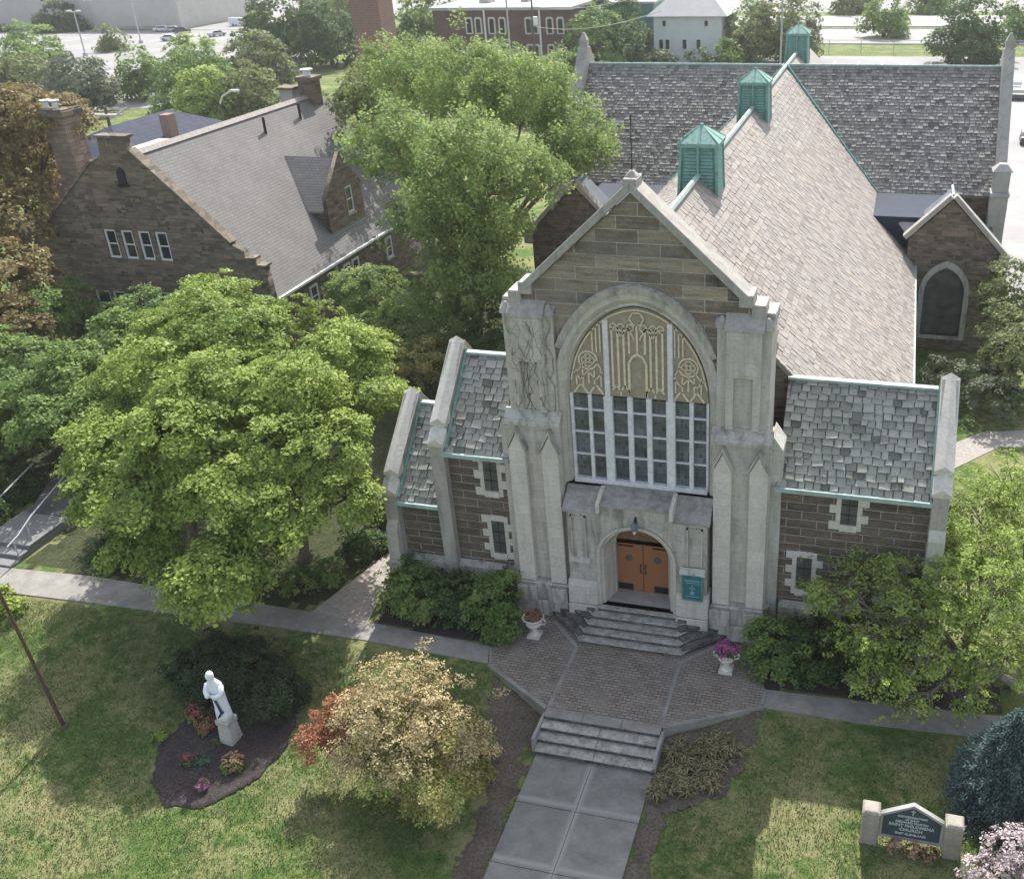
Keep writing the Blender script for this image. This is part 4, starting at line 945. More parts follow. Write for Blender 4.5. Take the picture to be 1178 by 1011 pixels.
LB['A']=[(x,y,z,r*.9) for x,y,z,r in LB['A']]+[(-24.2,8.6,8.9,1.9),(-25.6,7.6,8.0,1.8),(-22.0,8.8,8.6,1.6)]; LB['B']=[(x,y,z,r*.9) for x,y,z,r in LB['B']]
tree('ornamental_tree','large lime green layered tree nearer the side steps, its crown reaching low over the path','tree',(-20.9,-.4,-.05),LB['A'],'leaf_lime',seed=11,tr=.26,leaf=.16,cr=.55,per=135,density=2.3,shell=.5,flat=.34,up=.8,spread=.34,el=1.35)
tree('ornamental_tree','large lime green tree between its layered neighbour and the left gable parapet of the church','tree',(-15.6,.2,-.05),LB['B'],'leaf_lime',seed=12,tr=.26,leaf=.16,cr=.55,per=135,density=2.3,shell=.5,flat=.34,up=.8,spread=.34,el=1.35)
tree('copper_tree','tall bronze brown leaved tree at the left frame edge beside the rough stone chimney','tree',(-50,22,-.05),LB['cop'],'leaf_copper',seed=13,tr=.4,leaf=.26,cr=.7,per=70,density=1.6)
tree('shade_tree','dark green broad tree in the shade below the bronze leaved tree','tree',(-38.6,10,-.05),LB['T3'],'leaf_mid',seed=14,tr=.2,leaf=.2,cr=.55,per=70,density=1.6)
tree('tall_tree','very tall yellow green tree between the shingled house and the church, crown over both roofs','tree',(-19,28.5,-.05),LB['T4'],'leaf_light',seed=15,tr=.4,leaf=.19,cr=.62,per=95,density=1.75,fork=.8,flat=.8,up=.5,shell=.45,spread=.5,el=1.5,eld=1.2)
tree('tall_tree','pale green tree whose crown overhangs the far end of the shingled house roof','tree',(-33,48.5,-.05),LB['T5'],'leaf_olive',seed=16,tr=.3,leaf=.27,cr=.7,per=60,density=1.5)
tree('small_tree','bushy mid green tree under the gutter of the shingled house','tree',(-24,24.6,-.05),LB['mid1']+[(-22.6,20.5,2.6,1.7),(-19.6,20.0,2.4,1.6),(-25.5,19.5,2.2,1.5)],'leaf_light',seed=17,tr=.14,leaf=.16,cr=.45,per=80,density=1.8)
tree('small_tree','layered green tree behind the yellowing shrub and left of the church tower','tree',(-16,20.3,-.05),LB['mid2']+[(-14.2,17.2,1.8,1.5)],'leaf_light',seed=18,tr=.14,leaf=.18,cr=.5,per=70,density=1.6)
tree('large_shrub','yellowing olive shrub just behind the left wing gable of the church','shrub',(-17,17.2,-.05),LB['yel'],'leaf_yellow',seed=19,tr=.1,leaf=.16,cr=.42,per=55)
tree('large_shrub','light green shrub at the near corner of the shingled house','shrub',(-26.9,21,-.05),LB['light'],'leaf_lime',seed=20,tr=.1,leaf=.17,cr=.42,per=55)
tree('small_tree','grey green leaved tree in front of the arched window of the right side chapel','tree',(15,25.6,-.05),LB['T7'],'leaf_olive',seed=21,tr=.16,leaf=.18,cr=.5,per=65,density=1.5)
tree('large_shrub','pale grey green bush between the olive leaved tree and the nave wall','shrub',(13,25.2,-.05),[(13.6,23.2,1.5,1.5),(12.2,24.4,1.5,1.2),(14.8,21.6,1.4,1.5)],'leaf_grey',seed=22,tr=.08,leaf=.16,cr=.4,per=50)
tree('shade_tree','dark green tree overhanging the low steps at the left frame edge','tree',(-35.5,2.5,-.05),[(-36.5,4.5,3.6,2.0),(-34.5,6.5,3.8,1.8),(-37.5,1.5,2.8,1.9),(-33.5,9.5,4,1.7),(-38,7,3.8,2),(-31.6,7.6,4.8,1.8),(-30.8,5.2,4.3,1.3),(-34.5,-.5,2.2,1.5),(-31.7,3.8,4.2,1.4),(-33.6,12.5,5,2.0),(-34.6,16,5,2.0),(-33.2,8.2,5.2,1.6)],'leaf_mid',seed=24,tr=.18,leaf=.2,cr=.55,per=70,density=1.5)  # several lobes added to shade the low steps and ramp
tree('small_tree','dark green tree just behind the left layered tree','tree',(-28.5,8.5,-.05),[(-29.2,8.2,3,1.8),(-30.5,11.0,3.2,1.8),(-27.0,11.5,3.4,1.8)],'leaf_dark',seed=25,tr=.14,leaf=.19,cr=.5,per=65,density=1.5)
tree('locust_tree','airy light green tree with bare twigs before the right wing','tree',(14.6,-.6,-.05),LB['T8']+[(8.4,-2.2,2.6,.9),(7.2,-.9,3.3,.7),(10.2,-3.2,1.9,.8),(12.6,-3.2,1.6,.9)],'leaf_lime','bark_pale',seed=23,tr=.2,leaf=.12,cr=.27,per=34,density=1.0,shell=.3,spread=.9,el=1.7,branches=150,twig=4,fork=.55)
# spruce: tiers of drooping boughs
def conifer(name,label,base,H,R,mat,seed,n=1500):
    e=empty(name,base,label,'conifer'); r=np.random.default_rng(seed); V=[];T=[]
    for i in range(n):
        z=H*(1-r.random()**.6); rad=R*(1-z/H)**.8+.05; a=r.uniform(0,6.283); f=r.uniform(.5,1.12)*(1+.12*math.sin(a*5+z*4)); 
        k=26; t=r.random(k)**.7; x=np.cos(a)*rad*f*(.72+.3*t); y=np.sin(a)*rad*f*(.72+.3*t); zz=z-.18*t*rad+r.normal(0,.04,k)
        p=np.c_[x,y,zz]+r.normal(0,.05,(k,3)); d=np.array((math.cos(a),math.sin(a),-.1))+r.normal(0,.55,(k,3)); d/=np.linalg.norm(d,axis=1)[:,None]
        b=np.cross(d,r.normal(size=(k,3))); b/=np.linalg.norm(b,axis=1)[:,None]; L=.085; W=.02
        V.append(np.stack([p-d*L*.3,p+b*W,p+d*L,p-b*W],1).reshape(-1,3)); ct=r.uniform(.2,.8); T.append(np.clip(ct+.25*t-.1+r.normal(0,.12,k),0,1))
    mesh_np('needles',np.concatenate(V),4,np.concatenate(T),M[mat],e)
    g=G(); g.tube([(0,0,-.2),(0,0,H*.9)],[.14,.02],7); g.build('trunk',M['bark'],e,local=True)
conifer('blue_spruce','dark blue green spruce behind the right end of the church sign',(14.1,-5.6,-.65),3.9,2.15,'leaf_spruce',31,4200)
# low shrubs
def shrub(name,label,cat,base,lobes,mat,seed,group=None,leaf=.11,cr=.3,per=45,density=1.2,part='leaves',**kw):
    e=empty(name,base,label,cat,group); v,t=foliage(lobes,seed,density=density,leaf=leaf,cr=cr,per=per,**kw); mesh_np(part,v-np.array(base),4,t,M[mat],e)
    g=G(); r=random.Random(seed); B=Vector(base)
    for (x,y,z,R) in lobes:
        for k in range(5):
            q=Vector((x+r.uniform(-R,R)*.6,y+r.uniform(-R,R)*.6,z+R*.3)); s=Vector((x+r.uniform(-.1,.1),y+r.uniform(-.1,.1),gh(x,y)-.05)); g.tube([s,s.lerp(q,.5)+Vector((.03,0,.05)),q],[.025,.018,.008],4)
    g.build('stem',M['bark'],e); return e
for i,(lob,lab,mt) in enumerate((
  ([(-9.7,-.9,.75,1.0),(-8.9,-1.5,.55,.75),(-9.9,-.1,.9,.8)],'leafy green rhododendron nearest the old stone path','leaf_mid'),
  ([(-8.0,-.8,.75,.95),(-7.3,-1.4,.55,.7)],'dark green rhododendron in the middle of the bed under the left wing','leaf_dark'),
  ([(-6.2,-1.0,.8,1.0),(-5.5,-1.7,.6,.75),(-5.9,-.2,.95,.7)],'green rhododendron beside the left flower urn','leaf_mid'),
  ([(5.6,-.9,.8,.95),(5.9,-1.6,.6,.8)],'green rhododendron with reddish tips beside the right flower urn','leaf_mid'),
  ([(7.2,-.9,.85,1.05),(7.4,-1.6,.6,.8)],'dark green rhododendron under the small lower window of the right wing','leaf_dark'),
  ([(9.2,-.8,.85,1.1),(9.6,-1.5,.6,.8)],'dark green rhododendron shaded by the airy light green tree','leaf_dark'))):
    lob=[(x,y,z*1.15,r*1.22) for x,y,z,r in lob]; b=(lob[0][0],lob[0][1],-.05); shrub('rhododendron',lab,'shrub',b,lob,mt,41+i,'rhododendrons along the church front',leaf=.13,cr=.3,per=46,density=1.6,shell=.6,spread=.4,el=1.3)
shrub('rhododendron','bright green shrub between the left wing corner and the old stone path','shrub',(-10.6,-.3,-.05),[(-10.5,-.6,.5,.6),(-10.7,.0,.5,.45)],'leaf_lime',49,'rhododendrons along the church front',leaf=.14,cr=.25,per=34)
shrub('yew_bush','wide dark green clipped yew behind the white statue','shrub',(-15.1,-6.5,-.7),[(-15.9,-6.3,-.05,1.5),(-14.5,-6.2,.0,1.4)],'leaf_yew',51,leaf=.095,cr=.28,per=75,density=2.2,shell=.7,spread=.3)
shrub('yew_bush','rounder dark green yew to the right of the white statue','shrub',(-12.6,-6.9,-.7),[(-12.7,-7.0,-.15,1.15)],'leaf_yew',52,leaf=.085,cr=.28,per=75,density=2.2,shell=.7,spread=.3)
shrub('small_bush','bright yellow green bush across the path from the low steps','shrub',(-27.6,-4.6,-.2),[(-27.8,-4.5,.1,.75),(-27.0,-4.7,.0,.5)],'leaf_lime',53,leaf=.16,cr=.28,per=34)
shrub('small_bush','low leafy shrub under the trees at the corner of path and old stone path','shrub',(-15,-.6,-.05),[(-15.2,-.9,.4,.8),(-14.2,.2,.4,.7)],'leaf_mid',54,leaf=.15,cr=.28,per=34)
shrub('small_bush','dark low shrub beside the handrail at far left','shrub',(-33.5,1.5,.1),[(-33.6,1.0,.3,1.1),(-33.9,3.2,.4,1.2)],'leaf_dark',55,leaf=.17,cr=.35,per=40)
shrub('small_bush','small green bush behind the right wing gable on the sunlit lawn','shrub',(12.3,8.0,-.05),[(12.3,8.0,.45,.75)],'leaf_mid',56,leaf=.12,cr=.25,per=40)
for i,(x,y,r,lab) in enumerate(((-13.6,2.5,.8,'dark shrub beside the old stone path, nearest the corner shrub'),(-13.5,5.2,.9,'dark shrub in the middle along the old stone path'),(-13.6,8.2,.9,'dark shrub at the far end of the old stone path'),(-18,-.8,.8,'low dark shrub under the right ornamental tree'),(-20.5,-.9,.7,'low dark shrub between the two ornamental trunks'),(-24.5,-.9,.8,'low dark shrub under the left ornamental tree'))):
    shrub('small_bush',lab,'shrub',(x,y,-.05),[(x,y,.4,r),(x-.9,y+.5,.35,r*.9)],'leaf_dark',400+i,'dark shrubs under the ornamental trees',leaf=.15,cr=.3,per=40)
shrub('heather_bush','low reddish brown shrub beside the cream flowered tree and the walk','shrub',(-3.6,-7.6,-.75),[(-3.9,-7.7,-.5,.5),(-3.6,-8.6,-.55,.45)],'leaf_yellow',57,leaf=.09,cr=.2,per=34)
tree('dogwood_tree','spreading cream and pink blossomed tree with an orange red bough on the front lawn','tree',(-6.2,-9.9,-.9),[(-6.9,-8.2,2.35,1.25),(-5.9,-8.3,2.5,1.2),(-6.6,-9.3,2.2,1.2),(-5.2,-9.0,2.1,1.15),(-7.6,-9.0,1.9,1.0),(-4.2,-8.9,1.6,.95),(-5.4,-10.0,1.3,.95),(-7.7,-10.1,.95,.7),(-3.6,-9.3,1.1,.8),(-7.2,-9.9,.9,.6)],'leaf_cream',seed=61,tr=.11,leaf=.095,cr=.30,per=62,density=1.05,shell=.45,spread=.8,el=1.5,branches=60,part='blossom_crown')
tr_=bpy.data.objects['dogwood_tree']
v,t=foliage([(-8.6,-8.9,1.2,.85),(-8.9,-9.7,.75,.75),(-8.2,-8.5,1.6,.6),(-9.3,-9.2,1.0,.7)],62,density=1.3,leaf=.09,cr=.26,per=60,el=1.3,spread=.5); mesh_np('red_bough',v-np.array(tr_.location),4,t,M['leaf_orange'],tr_,label='orange red leaved bough on the left side of the crown')
v,t=foliage([(-6.3,-9.8,.9,1.1),(-5.2,-10.3,.6,1.0),(-7.0,-8.9,1.2,1.0),(-4.3,-10.5,.4,1.0),(-3.8,-9.8,.7,.8),(-6.0,-9.0,1.6,1.2),(-4.7,-9.2,1.4,1.0)],63,density=1.0,leaf=.10,cr=.3,per=50,el=1.4); mesh_np('green_leaves',v-np.array(tr_.location),4,t,M['leaf_yellow'],tr_)
tree('blossom_shrub','mauve pink blossoming shrub in the bottom right corner','shrub',(13.7,-9.0,-.95),[(13.9,-8.7,.4,.85),(13.0,-9.3,.0,.6),(14.4,-9.4,.2,.8)],'pink',seed=64,tr=.07,leaf=.10,cr=.24,per=42,density=1.1,branches=20,part='blossoms')
# grassy plants by the steps
def blades(name,label,cat,base,n,rx,ry,H,mat,seed,group=None,part='blades',w=.014,avoid=None):
    e=empty(name,base,label,cat,group); r=np.random.default_rng(seed)
    cn=max(3,n//45); cx=r.uniform(-1,1,(cn*2,2)); cx=cx[(cx**2).sum(1)<1][:cn]*(rx,ry); c=cx[r.integers(0,len(cx),n)]
    if avoid: c=c[[not avoid(base[0]+a,base[1]+b) for a,b in c]]; n=len(c)
    a=r.uniform(0,6.283,n); d=np.c_[np.cos(a),np.sin(a)]; h=r.uniform(.5,1.1,n)*H; lean=r.uniform(.2,1.2,n)*H
    p0=np.c_[c+r.normal(0,.04,(n,2)),np.full(n,-.02)]; p1=p0+np.c_[d*lean[:,None]*.45,h*.8]; p2=p0+np.c_[d*lean[:,None],h*.75]; s=np.c_[-d[:,1],d[:,0],np.zeros(n)]*w
    V=np.stack([p0-s,p0+s,p1+s*1.2,p1-s*1.2, p1-s*1.2,p1+s*1.2,p2+s*.2,p2-s*.2],1).reshape(-1,3)
    mesh_np(part,V,4,np.repeat(r.uniform(0,1,n),2),M[mat],e); return e
k=0
for (x,y) in ((3.0,-6.1),(3.9,-5.7),(4.6,-5.6),(2.8,-7.0),(3.6,-6.6),(4.4,-6.4),(2.75,-7.8),(3.4,-7.4),(4.1,-7.1)):
    blades('daylily_clump','straw coloured strappy clump in the bed right of the terrace steps','perennial',(x,y,gh(x,y)),330,.42,.42,.42,'straw',70+k,'straw coloured clumps right of the steps',w=.02); k+=1
# flowers in the round bed
def flower(label,x,y,mat,R,seed,h=.25,mat2=None,cat='flower plant',name='flowering_plant'):
    b=(x,y,gh(x,y)+.05); e=empty(name,b,label,cat)
    v,t=foliage([(x,y,b[2]+h*.6,R)],seed,density=1.2,leaf=.09,cr=.14,per=24); mesh_np('leaves',v-np.array(b),4,t,M[mat2 or 'leaf_mid'],e)
    v,t=foliage([(x,y,b[2]+h,R*.95)],seed+1,density=1.0,leaf=.075,cr=.09,per=11,shell=.9); 
    if mat: mesh_np('blossoms',v-np.array(b),4,t,M[mat],e)
    return e
flower('red flowering plant at the left rim of the round mulch bed',-15.5,-8.1,'red_petal',.34,81)
flower('reddish flowering plant between the wide yew and the left rim plant',-14.8,-8.5,'red_petal',.36,83)
flower('pink flowering plant near the lower left of the round mulch bed',-14.5,-10.1,'red_petal',.2,85)
flower('salmon and red flowering plant below the statue pedestal',-12.7,-9.9,'salmon',.38,87)
flower('violet pink flowering plant at the bottom of the round mulch bed',-13.2,-11.0,'magenta',.2,89)
flower('small leafy green plant just left of the pedestal foot',-13.9,-9.2,None,.17,91)
flower('flat blue green leaved plant in the middle of the round mulch bed',-14.0,-10.0,None,.24,93,.1,'hosta')
flower('small lime green plant at the outer left of the round mulch bed',-16.2,-9.3,None,.3,95,.15,'leaf_lime')
flower('orange tinted flowering plant between the sign pillars, on the left',10.5,-8.35,'salmon',.24,97,.2,'straw')
flower('salmon pink flowering plant between the sign pillars, in the middle',11.05,-8.4,'salmon',.24,99,.2,'straw')
flower('rose pink flowering plant at the right sign pillar',11.6,-8.45,'red_petal',.24,101,.2,'straw')
# urns
urn=empty('stone_urn',(-4.0,-1.65,0),'pedestal urn of pale stone on the left side of the entrance steps','planter')
urn['group']='stone urns flanking the entrance steps'
g=G(); g.box(-.26,.26,-.26,.26,0,.12); g.lathe((0,0,0),[(.24,.12),(.2,.18),(.12,.26),(.1,.40),(.15,.46)],16); g.build('pedestal',M['lime_light'],urn,local=True,smooth=False)
g=G(); g.lathe((0,0,0),[(.15,.46),(.28,.54),(.34,.66),(.31,.74),(.36,.86),(.44,.93),(.44,.97),(.38,.97),(.33,.90)],20)
for s in (-1,1): g.tube([(s*.33,0,.62),(s*.47,0,.68),(s*.5,0,.82),(s*.40,0,.9)],.035,6)
g.build('bowl',M['lime_light'],urn,local=True)
u2=copy_tree(urn); u2.location=(3.95,-2.05,0); u2['label']='pedestal urn of pale stone on the right side of the entrance steps'
def potflower(x,y,label,mat,mat2,seed,R):
    b=(x,y,.92); e=empty('potted_flowers',b,label,'flowers')
    v,t=foliage([(x,y,1.02,R)],seed,density=1.5,leaf=.08,cr=.12,per=26); mesh_np('leaves',v-np.array(b),4,t,M[mat2],e)
    v,t=foliage([(x,y,1.06,R*1.02)],seed+1,density=2.6 if mat=='magenta' and R>.34 else .9,leaf=.075,cr=.09,per=11,shell=.85); mesh_np('blossoms',v-np.array(b),4,t,M[mat],e)
potflower(-4.0,-1.65,'sparse pink red flowers in the left stone urn','red_petal','leaf_olive',111,.3)
potflower(3.95,-2.05,'dense round mound of magenta flowers in the right stone urn','magenta','leaf_dark',113,.37)
# statue: one continuous robed figure
e=empty('robed_statue',(-13.55,-8.75,.22),'white robed statue with a dark blue sash on a stone pedestal in the mulch bed','statue')
sec=[(0,.30,.26,0,0),(.25,.29,.24,0,0),(.6,.26,.21,-.01,0),(.95,.25,.2,-.03,0),(1.15,.25,.19,-.04,0),(1.4,.28,.2,-.06,0),(1.6,.29,.19,-.07,0),(1.72,.22,.15,-.08,-.02),(1.80,.12,.12,-.09,-.04),(1.88,.115,.12,-.10,-.06),(1.98,.14,.15,-.11,-.07),(2.08,.135,.15,-.11,-.07),(2.17,.09,.1,-.11,-.06),(2.21,.02,.02,-.11,-.05)]
g=G(); n=28; vs=[]
for k,(z,a,b,ox,oy) in enumerate(sec):
    for i in range(n):
        t=2*math.pi*i/n; f=1+(.07*math.sin(t*7+z*1.3) if z<1.5 else .02*math.sin(t*5))*(1 if z<1.2 else .5)
        vs.append((ox+a*f*math.cos(t),oy+b*f*math.sin(t),z))
fs=[(k*n+i,k*n+(i+1)%n,(k+1)*n+(i+1)%n,(k+1)*n+i) for k in range(len(sec)-1) for i in range(n)]+[tuple(range(n)),tuple(range(len(sec)*n-1,(len(sec)-1)*n-1,-1))]
g.add(vs,fs)
# sleeves, folded hands and a veil fold
g.tube([(-.34,-.02,1.58),(-.38,-.14,1.30),(-.22,-.30,1.22),(-.10,-.33,1.30)],[.10,.115,.10,.05],10)
g.tube([(.20,-.02,1.58),(.25,-.14,1.30),(.08,-.30,1.22),(-.06,-.33,1.30)],[.10,.115,.10,.05],10)
g.tube([(-.09,-.33,1.27),(-.085,-.37,1.42),(-.08,-.36,1.52)],[.04,.035,.012],8)
g.tube([(-.15,-.18,1.97),(-.11,-.215,1.99),(-.07,-.18,1.97)],[.02,.03,.02],6)
g.build('figure',M['marble'],e,smooth=True,local=True)
g=G(); g.tube([(-.05,-.24,1.12),(.05,-.25,.8),(.13,-.25,.45)],[.035,.04,.05],6); g.tube([(.13,-.25,.46),(.2,-.24,.5)],[.05,.04],6); g.tube([(.13,-.26,.47),(.02,-.27,.3),(-.05,-.27,.22)],[.05,.045,.03],6); g.build('sash',M['blue_sash'],e,local=True)
g=G(); g.frust((0,0,-1.16),.44,.36,.9,4,R_(38)); g.frust((0,0,-.26),.40,.42,.26,4,R_(38)); g.build('pedestal',M['pedestal'],e,local=True,bevel=.04)
# church sign
M['pillar_stone']=limestone('tan_pillar_stone',(.36,.325,.27),(.2,.18,.15),.6,3,.6)
e=empty('church_sign',(10.95,-8.0,-.9),'dark slate church sign with pale lettering between two square stone pillars','sign')
for s,hh in ((-1,1.38),(1,1.38)):
    g=G(); x=s*1.28; g.box(x-.27,x+.27,-.3,.25,-.1,hh); g.frust((x,-.02,hh),.42,.30,.10,4,R_(45)); g.build('pillar',M['pillar_stone'],e,local=True,bevel=.02)
slate_s=simple('slate_sign_face',(.055,.078,.09),.6,.15,6)
hollow([(9.97,-.58),(11.93,-.58),(11.93,.42),(10.95,1.0),(9.97,.42)],[[(10.05,-.5),(11.85,-.5),(11.85,.37),(10.95,.90),(10.05,.37)]],-8.13,-7.97,'sign_frame',M['mortar_grey'],e)
g=G(); g.prism([(-.92,.38),(.92,.38),(.92,1.29),(0,1.82),(-.92,1.29)],-.08,.0); g.build('sign_panel',slate_s,e,local=True)
letters=simple('pale_lettering',(.50,.54,.52),.6,.05,8)
ty=-8.09
for s_,z_,sz,wd in (('CONGREGATION',.43,.115,1.0),('OF SAINT',.30,.10,1.0),('BERNARD MARTIN',.185,.115,1.05),('SAINT PHILOMENA',.03,.165,1.0),('CHURCH',-.15,.165,1.05),('EAST CLEVELAND',-.34,.12,1.0)):
    text_obj(s_,sz,10.95,ty,z_,letters,e,font_w=wd)
g=G(); g.box(-.018,.018,-.1,-.08,1.45,1.68); g.box(-.065,.065,-.1,-.08,1.575,1.61); g.build('cross_emblem',letters,e,local=True)
# brown pole at lower left
e=empty('steel_pole',(-20.4,-9.5,-.98),'slim rust brown pole standing on the left lawn, leaning slightly, top beyond the frame','pole')
g=G(); g.tube([(0,0,-.1),(-.55,0,6.6)],[.075,.06],8); g.frust((0,0,0),.2,.1,.08,8); g.build('shaft',M['bronze_pole'],e,local=True)
g=G(); g.tube([(-.55,0,6.5),(-.6,0,6.9),(-1.1,-.1,7.1)],.04,6); g.frust((-1.2,-.1,7.0),.18,.1,.16,8); g.build('lamp_head',M['bronze_pole'],e,local=True)
# little post on the right lawn and white utility box
e=empty('garden_post',(12.9,9.0,-.05),'short dark post on the sunlit lawn behind the right wing gable','post'); g=G(); g.tube([(0,0,0),(0,0,1.5)],.08,8); g.frust((0,0,1.5),.12,.05,.15,8); g.build('post',M['concrete'],e,local=True)
e=empty('garden_bench',(12.2,4.3,-.05),'pale flat bench just right of the right wing gable','bench'); g=G(); g.box(-.9,.9,-.25,.25,.42,.52); g.build('seat',M['path'],e,local=True)
for s in (-1,1): g=G(); g.box(s*.6-.1,s*.6+.1,-.2,.2,0,.42); g.build('leg',M['path'],e,local=True)
# ------------------------------------------------------------------ shingled stone house on the left
rec=empty('stone_house',(-38.5,22,-.05),'dark brown stone house with big plain shingled gable roof and white framed windows','house')
RX=-38.5; RZ2=13.15; rs=1.085
def win_frames(cx,z0,z1,w,y,parent,n=1,axis='y',sx=1):
    g=G(); f=.14
    def b(a0,a1,d0,d1,c0,c1): 
        if axis=='y': g.box(a0,a1,y+d0,y+d1,c0,c1)
        else: g.box(y-d1,y-d0,a0,a1,c0,c1)
    b(cx-w/2,cx-w/2+f,-.06,.06,z0,z1); b(cx+w/2-f,cx+w/2,-.06,.06,z0,z1); b(cx-w/2+f,cx+w/2-f,-.06,.06,z0,z0+f); b(cx-w/2+f,cx+w/2-f,-.06,.06,z1-f,z1); b(cx-w/2+f,cx+w/2-f,-.04,.04,(z0+z1)/2-.04,(z0+z1)/2+.04)
    o=g.build('window',M['trim'],parent)
    g=G(); b(cx-w/2+f,cx+w/2-f,0,.03,z0+f,z1-f); g.build('pane',M['dark_glass'],o)
    g=G(); b(cx-w/2-.08,cx+w/2+.08,-.14,.08,z0-.14,z0); g.build('sill',M['lime_dark'],o)
wins=[(c,6.35,8.3,.92) for c in (-41.15,-39.85,-38.55,-37.25)]+[(-43.1,2.1,4.0,1.2),(-41.8,2.1,4.0,1.0),(-39.4,2.2,4.15,1.1),(-38.2,2.2,4.15,1.0),(-35.2,2.2,4.1,1.1)]
holes=[[(c-w/2,a),(c+w/2,a),(c+w/2,b),(c-w/2,b)] for c,a,b,w in wins]
hollow([(-47.1,0),(-29.9,0),(-29.9,4.2),(-30.0,6.35),(-30.55,6.35),(-30.55,6.8),(-31.3,6.8),(-31.3,7.3),(-32.2,7.75),(-38.1,13.45),(-38.1,14.2),(-40.1,14.2),(-40.2,13.1),(-41,12.7),(-46.9,7.6),(-47.1,7.2)],holes,22,22.5,'front_gable',M['rubble'],rec)
for c,a,b,w in wins: win_frames(c,a,b,w,22.15,rec)
g=G(); g.box(-41.8,-36.5,21.88,22.1,8.5,8.68); g.build('label_mould',M['rubble'],rec)
g=G()
for a,b in (((-32.2,7.75),(-38.1,13.45)),((-46.9,7.6),(-41,12.7))):
    d=Vector((b[0]-a[0],b[1]-a[1])); n_=Vector((-d.y,d.x)).normalized(); n_=n_ if n_.y>0 else -n_
    g.prism([a,b,(b[0]+n_.x*.16,b[1]+n_.y*.16),(a[0]+n_.x*.16,a[1]+n_.y*.16)],21.9,22.65)
g.box(-30.62,-29.9,21.92,22.65,6.35,6.48); g.box(-31.35,-30.62,21.92,22.65,6.8,6.93); g.box(-40.25,-37.95,21.9,22.7,14.2,14.36)
g.build('gable_coping',M['rubble'],rec)
g=G(); g.box(-39.4,-38.6,21.8,22.02,11.2,11.32); g.prism(arch_pts(-39,.28,12.0,12.4,6,base=11.35),21.9,22.0); g.build('niche',M['dark_iron'],rec)
g=G(); g.box(-46.6,-30.3,22.5,45.5,0,4.2); g.prism([(-46.6,4.2),(-30.3,4.2),(RX,RZ2-.3),(-46.6,5.6)],22.5,45.5); g.build('house_wall',M['rubble'],rec)
g=G()
ez=RZ2-rs*8.45
g.add([(RX,22.5,RZ2),(-30.05,22.5,ez),(-30.05,45.8,ez),(RX,45.8,RZ2),(RX,22.5,RZ2-.2),(-30.05,22.5,ez-.2),(-30.05,45.8,ez-.2),(RX,45.8,RZ2-.2),(-47.0,22.5,5.0),(-47.0,45.8,5.0),(-47,22.5,4.8),(-47,45.8,4.8)],[(0,1,2,3),(1,5,6,2),(3,2,6,7),(0,3,9,8),(8,9,11,10),(4,7,6,5)])
g.build('house_roof',M['shingle'],rec)
g=G(); g.prism([(-.22,-.12),(0,.07),(.22,-.12)],0,1,'y'); g=G(); g.prism([(RX-.3,RZ2-.18),(RX,RZ2+.09),(RX+.3,RZ2-.18)],22.5,45.8,'y'); g.build('ridge_cap',M['path_old'],rec)
g=G(); g.box(-30.12,-29.88,22.55,46,ez-.14,ez+.02); g.build('gutter',M['trim'],rec)
for y,h_ in ((46.0,4.1),(30.2,4.0)): g=G(); g.box(-30.19,-30.02,y,y+.2,0,h_); g.build('downpipe',M['copper_pale'],rec)
for c in (27.2,31.9,33.2,38.6): win_frames(c,1.7,3.35,1.0,-30.22,rec,axis='x')
# dormer
g=G(); g.prism([(32.7,4.9),(37.5,4.9),(37.5,7.1),(35.2,9.9),(32.7,7.1)],-35.0,-31.55,'x'); g.build('dormer_wall',M['rubble'],rec)
hollow([(32.45,4.95),(37.65,4.95),(37.65,7.6),(37.9,7.6),(37.75,8.0),(35.2,10.75),(32.5,8.0),(32.4,7.6),(32.45,7.6)],[[(35.3,6.1),(36.3,6.1),(36.3,8.1),(35.3,8.1)]],-31.6,-31.3,'dormer_gable',M['rubble'],rec,axis='x')
win_frames(35.8,6.1,8.1,1.0,-31.42,rec,axis='x')
g=G()
for s in (-1,1):
    y=35.2+s*2.85; g.add([(-31.6,35.2,10.3),(-36.3,35.2,10.3),(-33.0,y,7.05),(-31.6,y,7.05),(-31.6,35.2,10.15),(-31.6,y,6.9),(-33,y,6.9)],[(0,1,2,3),(3,2,6,5)])
g.build('dormer_roof',M['shingle_x'],rec)
g=G(); g.box(-31.35,-31.15,32.4,37.7,4.75,5.2); g.box(-31.4,-31.18,32.5,33.4,4.5,4.9); g.build('dormer_flashing',M['copper'],rec)
for y,x in ((35.6,-37.3),(40.7,-37.4)):
    z=RZ2-rs*(x-RX); g=G(); g.tube([(x,y,z-.2),(x,y,z+1.15)],.1,8); g.build('vent_pipe',M['dark_iron'],rec)
# chimneys
g=G(); g.box(-46.8,-45.3,25.2,26.8,0,14.7); c=g.build('chimney',M['chimney_stone'],rec)
g=G(); g.box(-47.0,-45.1,25.0,27.0,14.7,15.1); g.box(-46.9,-45.2,25.1,26.9,15.1,15.22); g.build('chimney_cap',M['rubble'],c,bevel=.04)
for dx in (-.75,.05): g=G(); g.frust((-46.2+dx*.9,25.8,15.2),.2,.17,.4,10); g.frust((-46.2+dx*.9,25.8,15.65),.33,.33,.08,10); g.build('chimney_pot',M['trim'],c)
g=G(); g.box(-39.0,-37.7,43.7,44.9,12.0,14.3); c=g.build('chimney',M['rubble'],rec); g=G(); g.box(-39.15,-37.55,43.55,45.05,14.3,14.6); g.build('chimney_cap',M['rubble'],c); g=G(); g.frust((-38.4,44.3,14.6),.3,.3,.4,10); g.frust((-38.4,44.3,15.05),.5,.5,.1,10); g.build('chimney_pot',M['trim'],c)
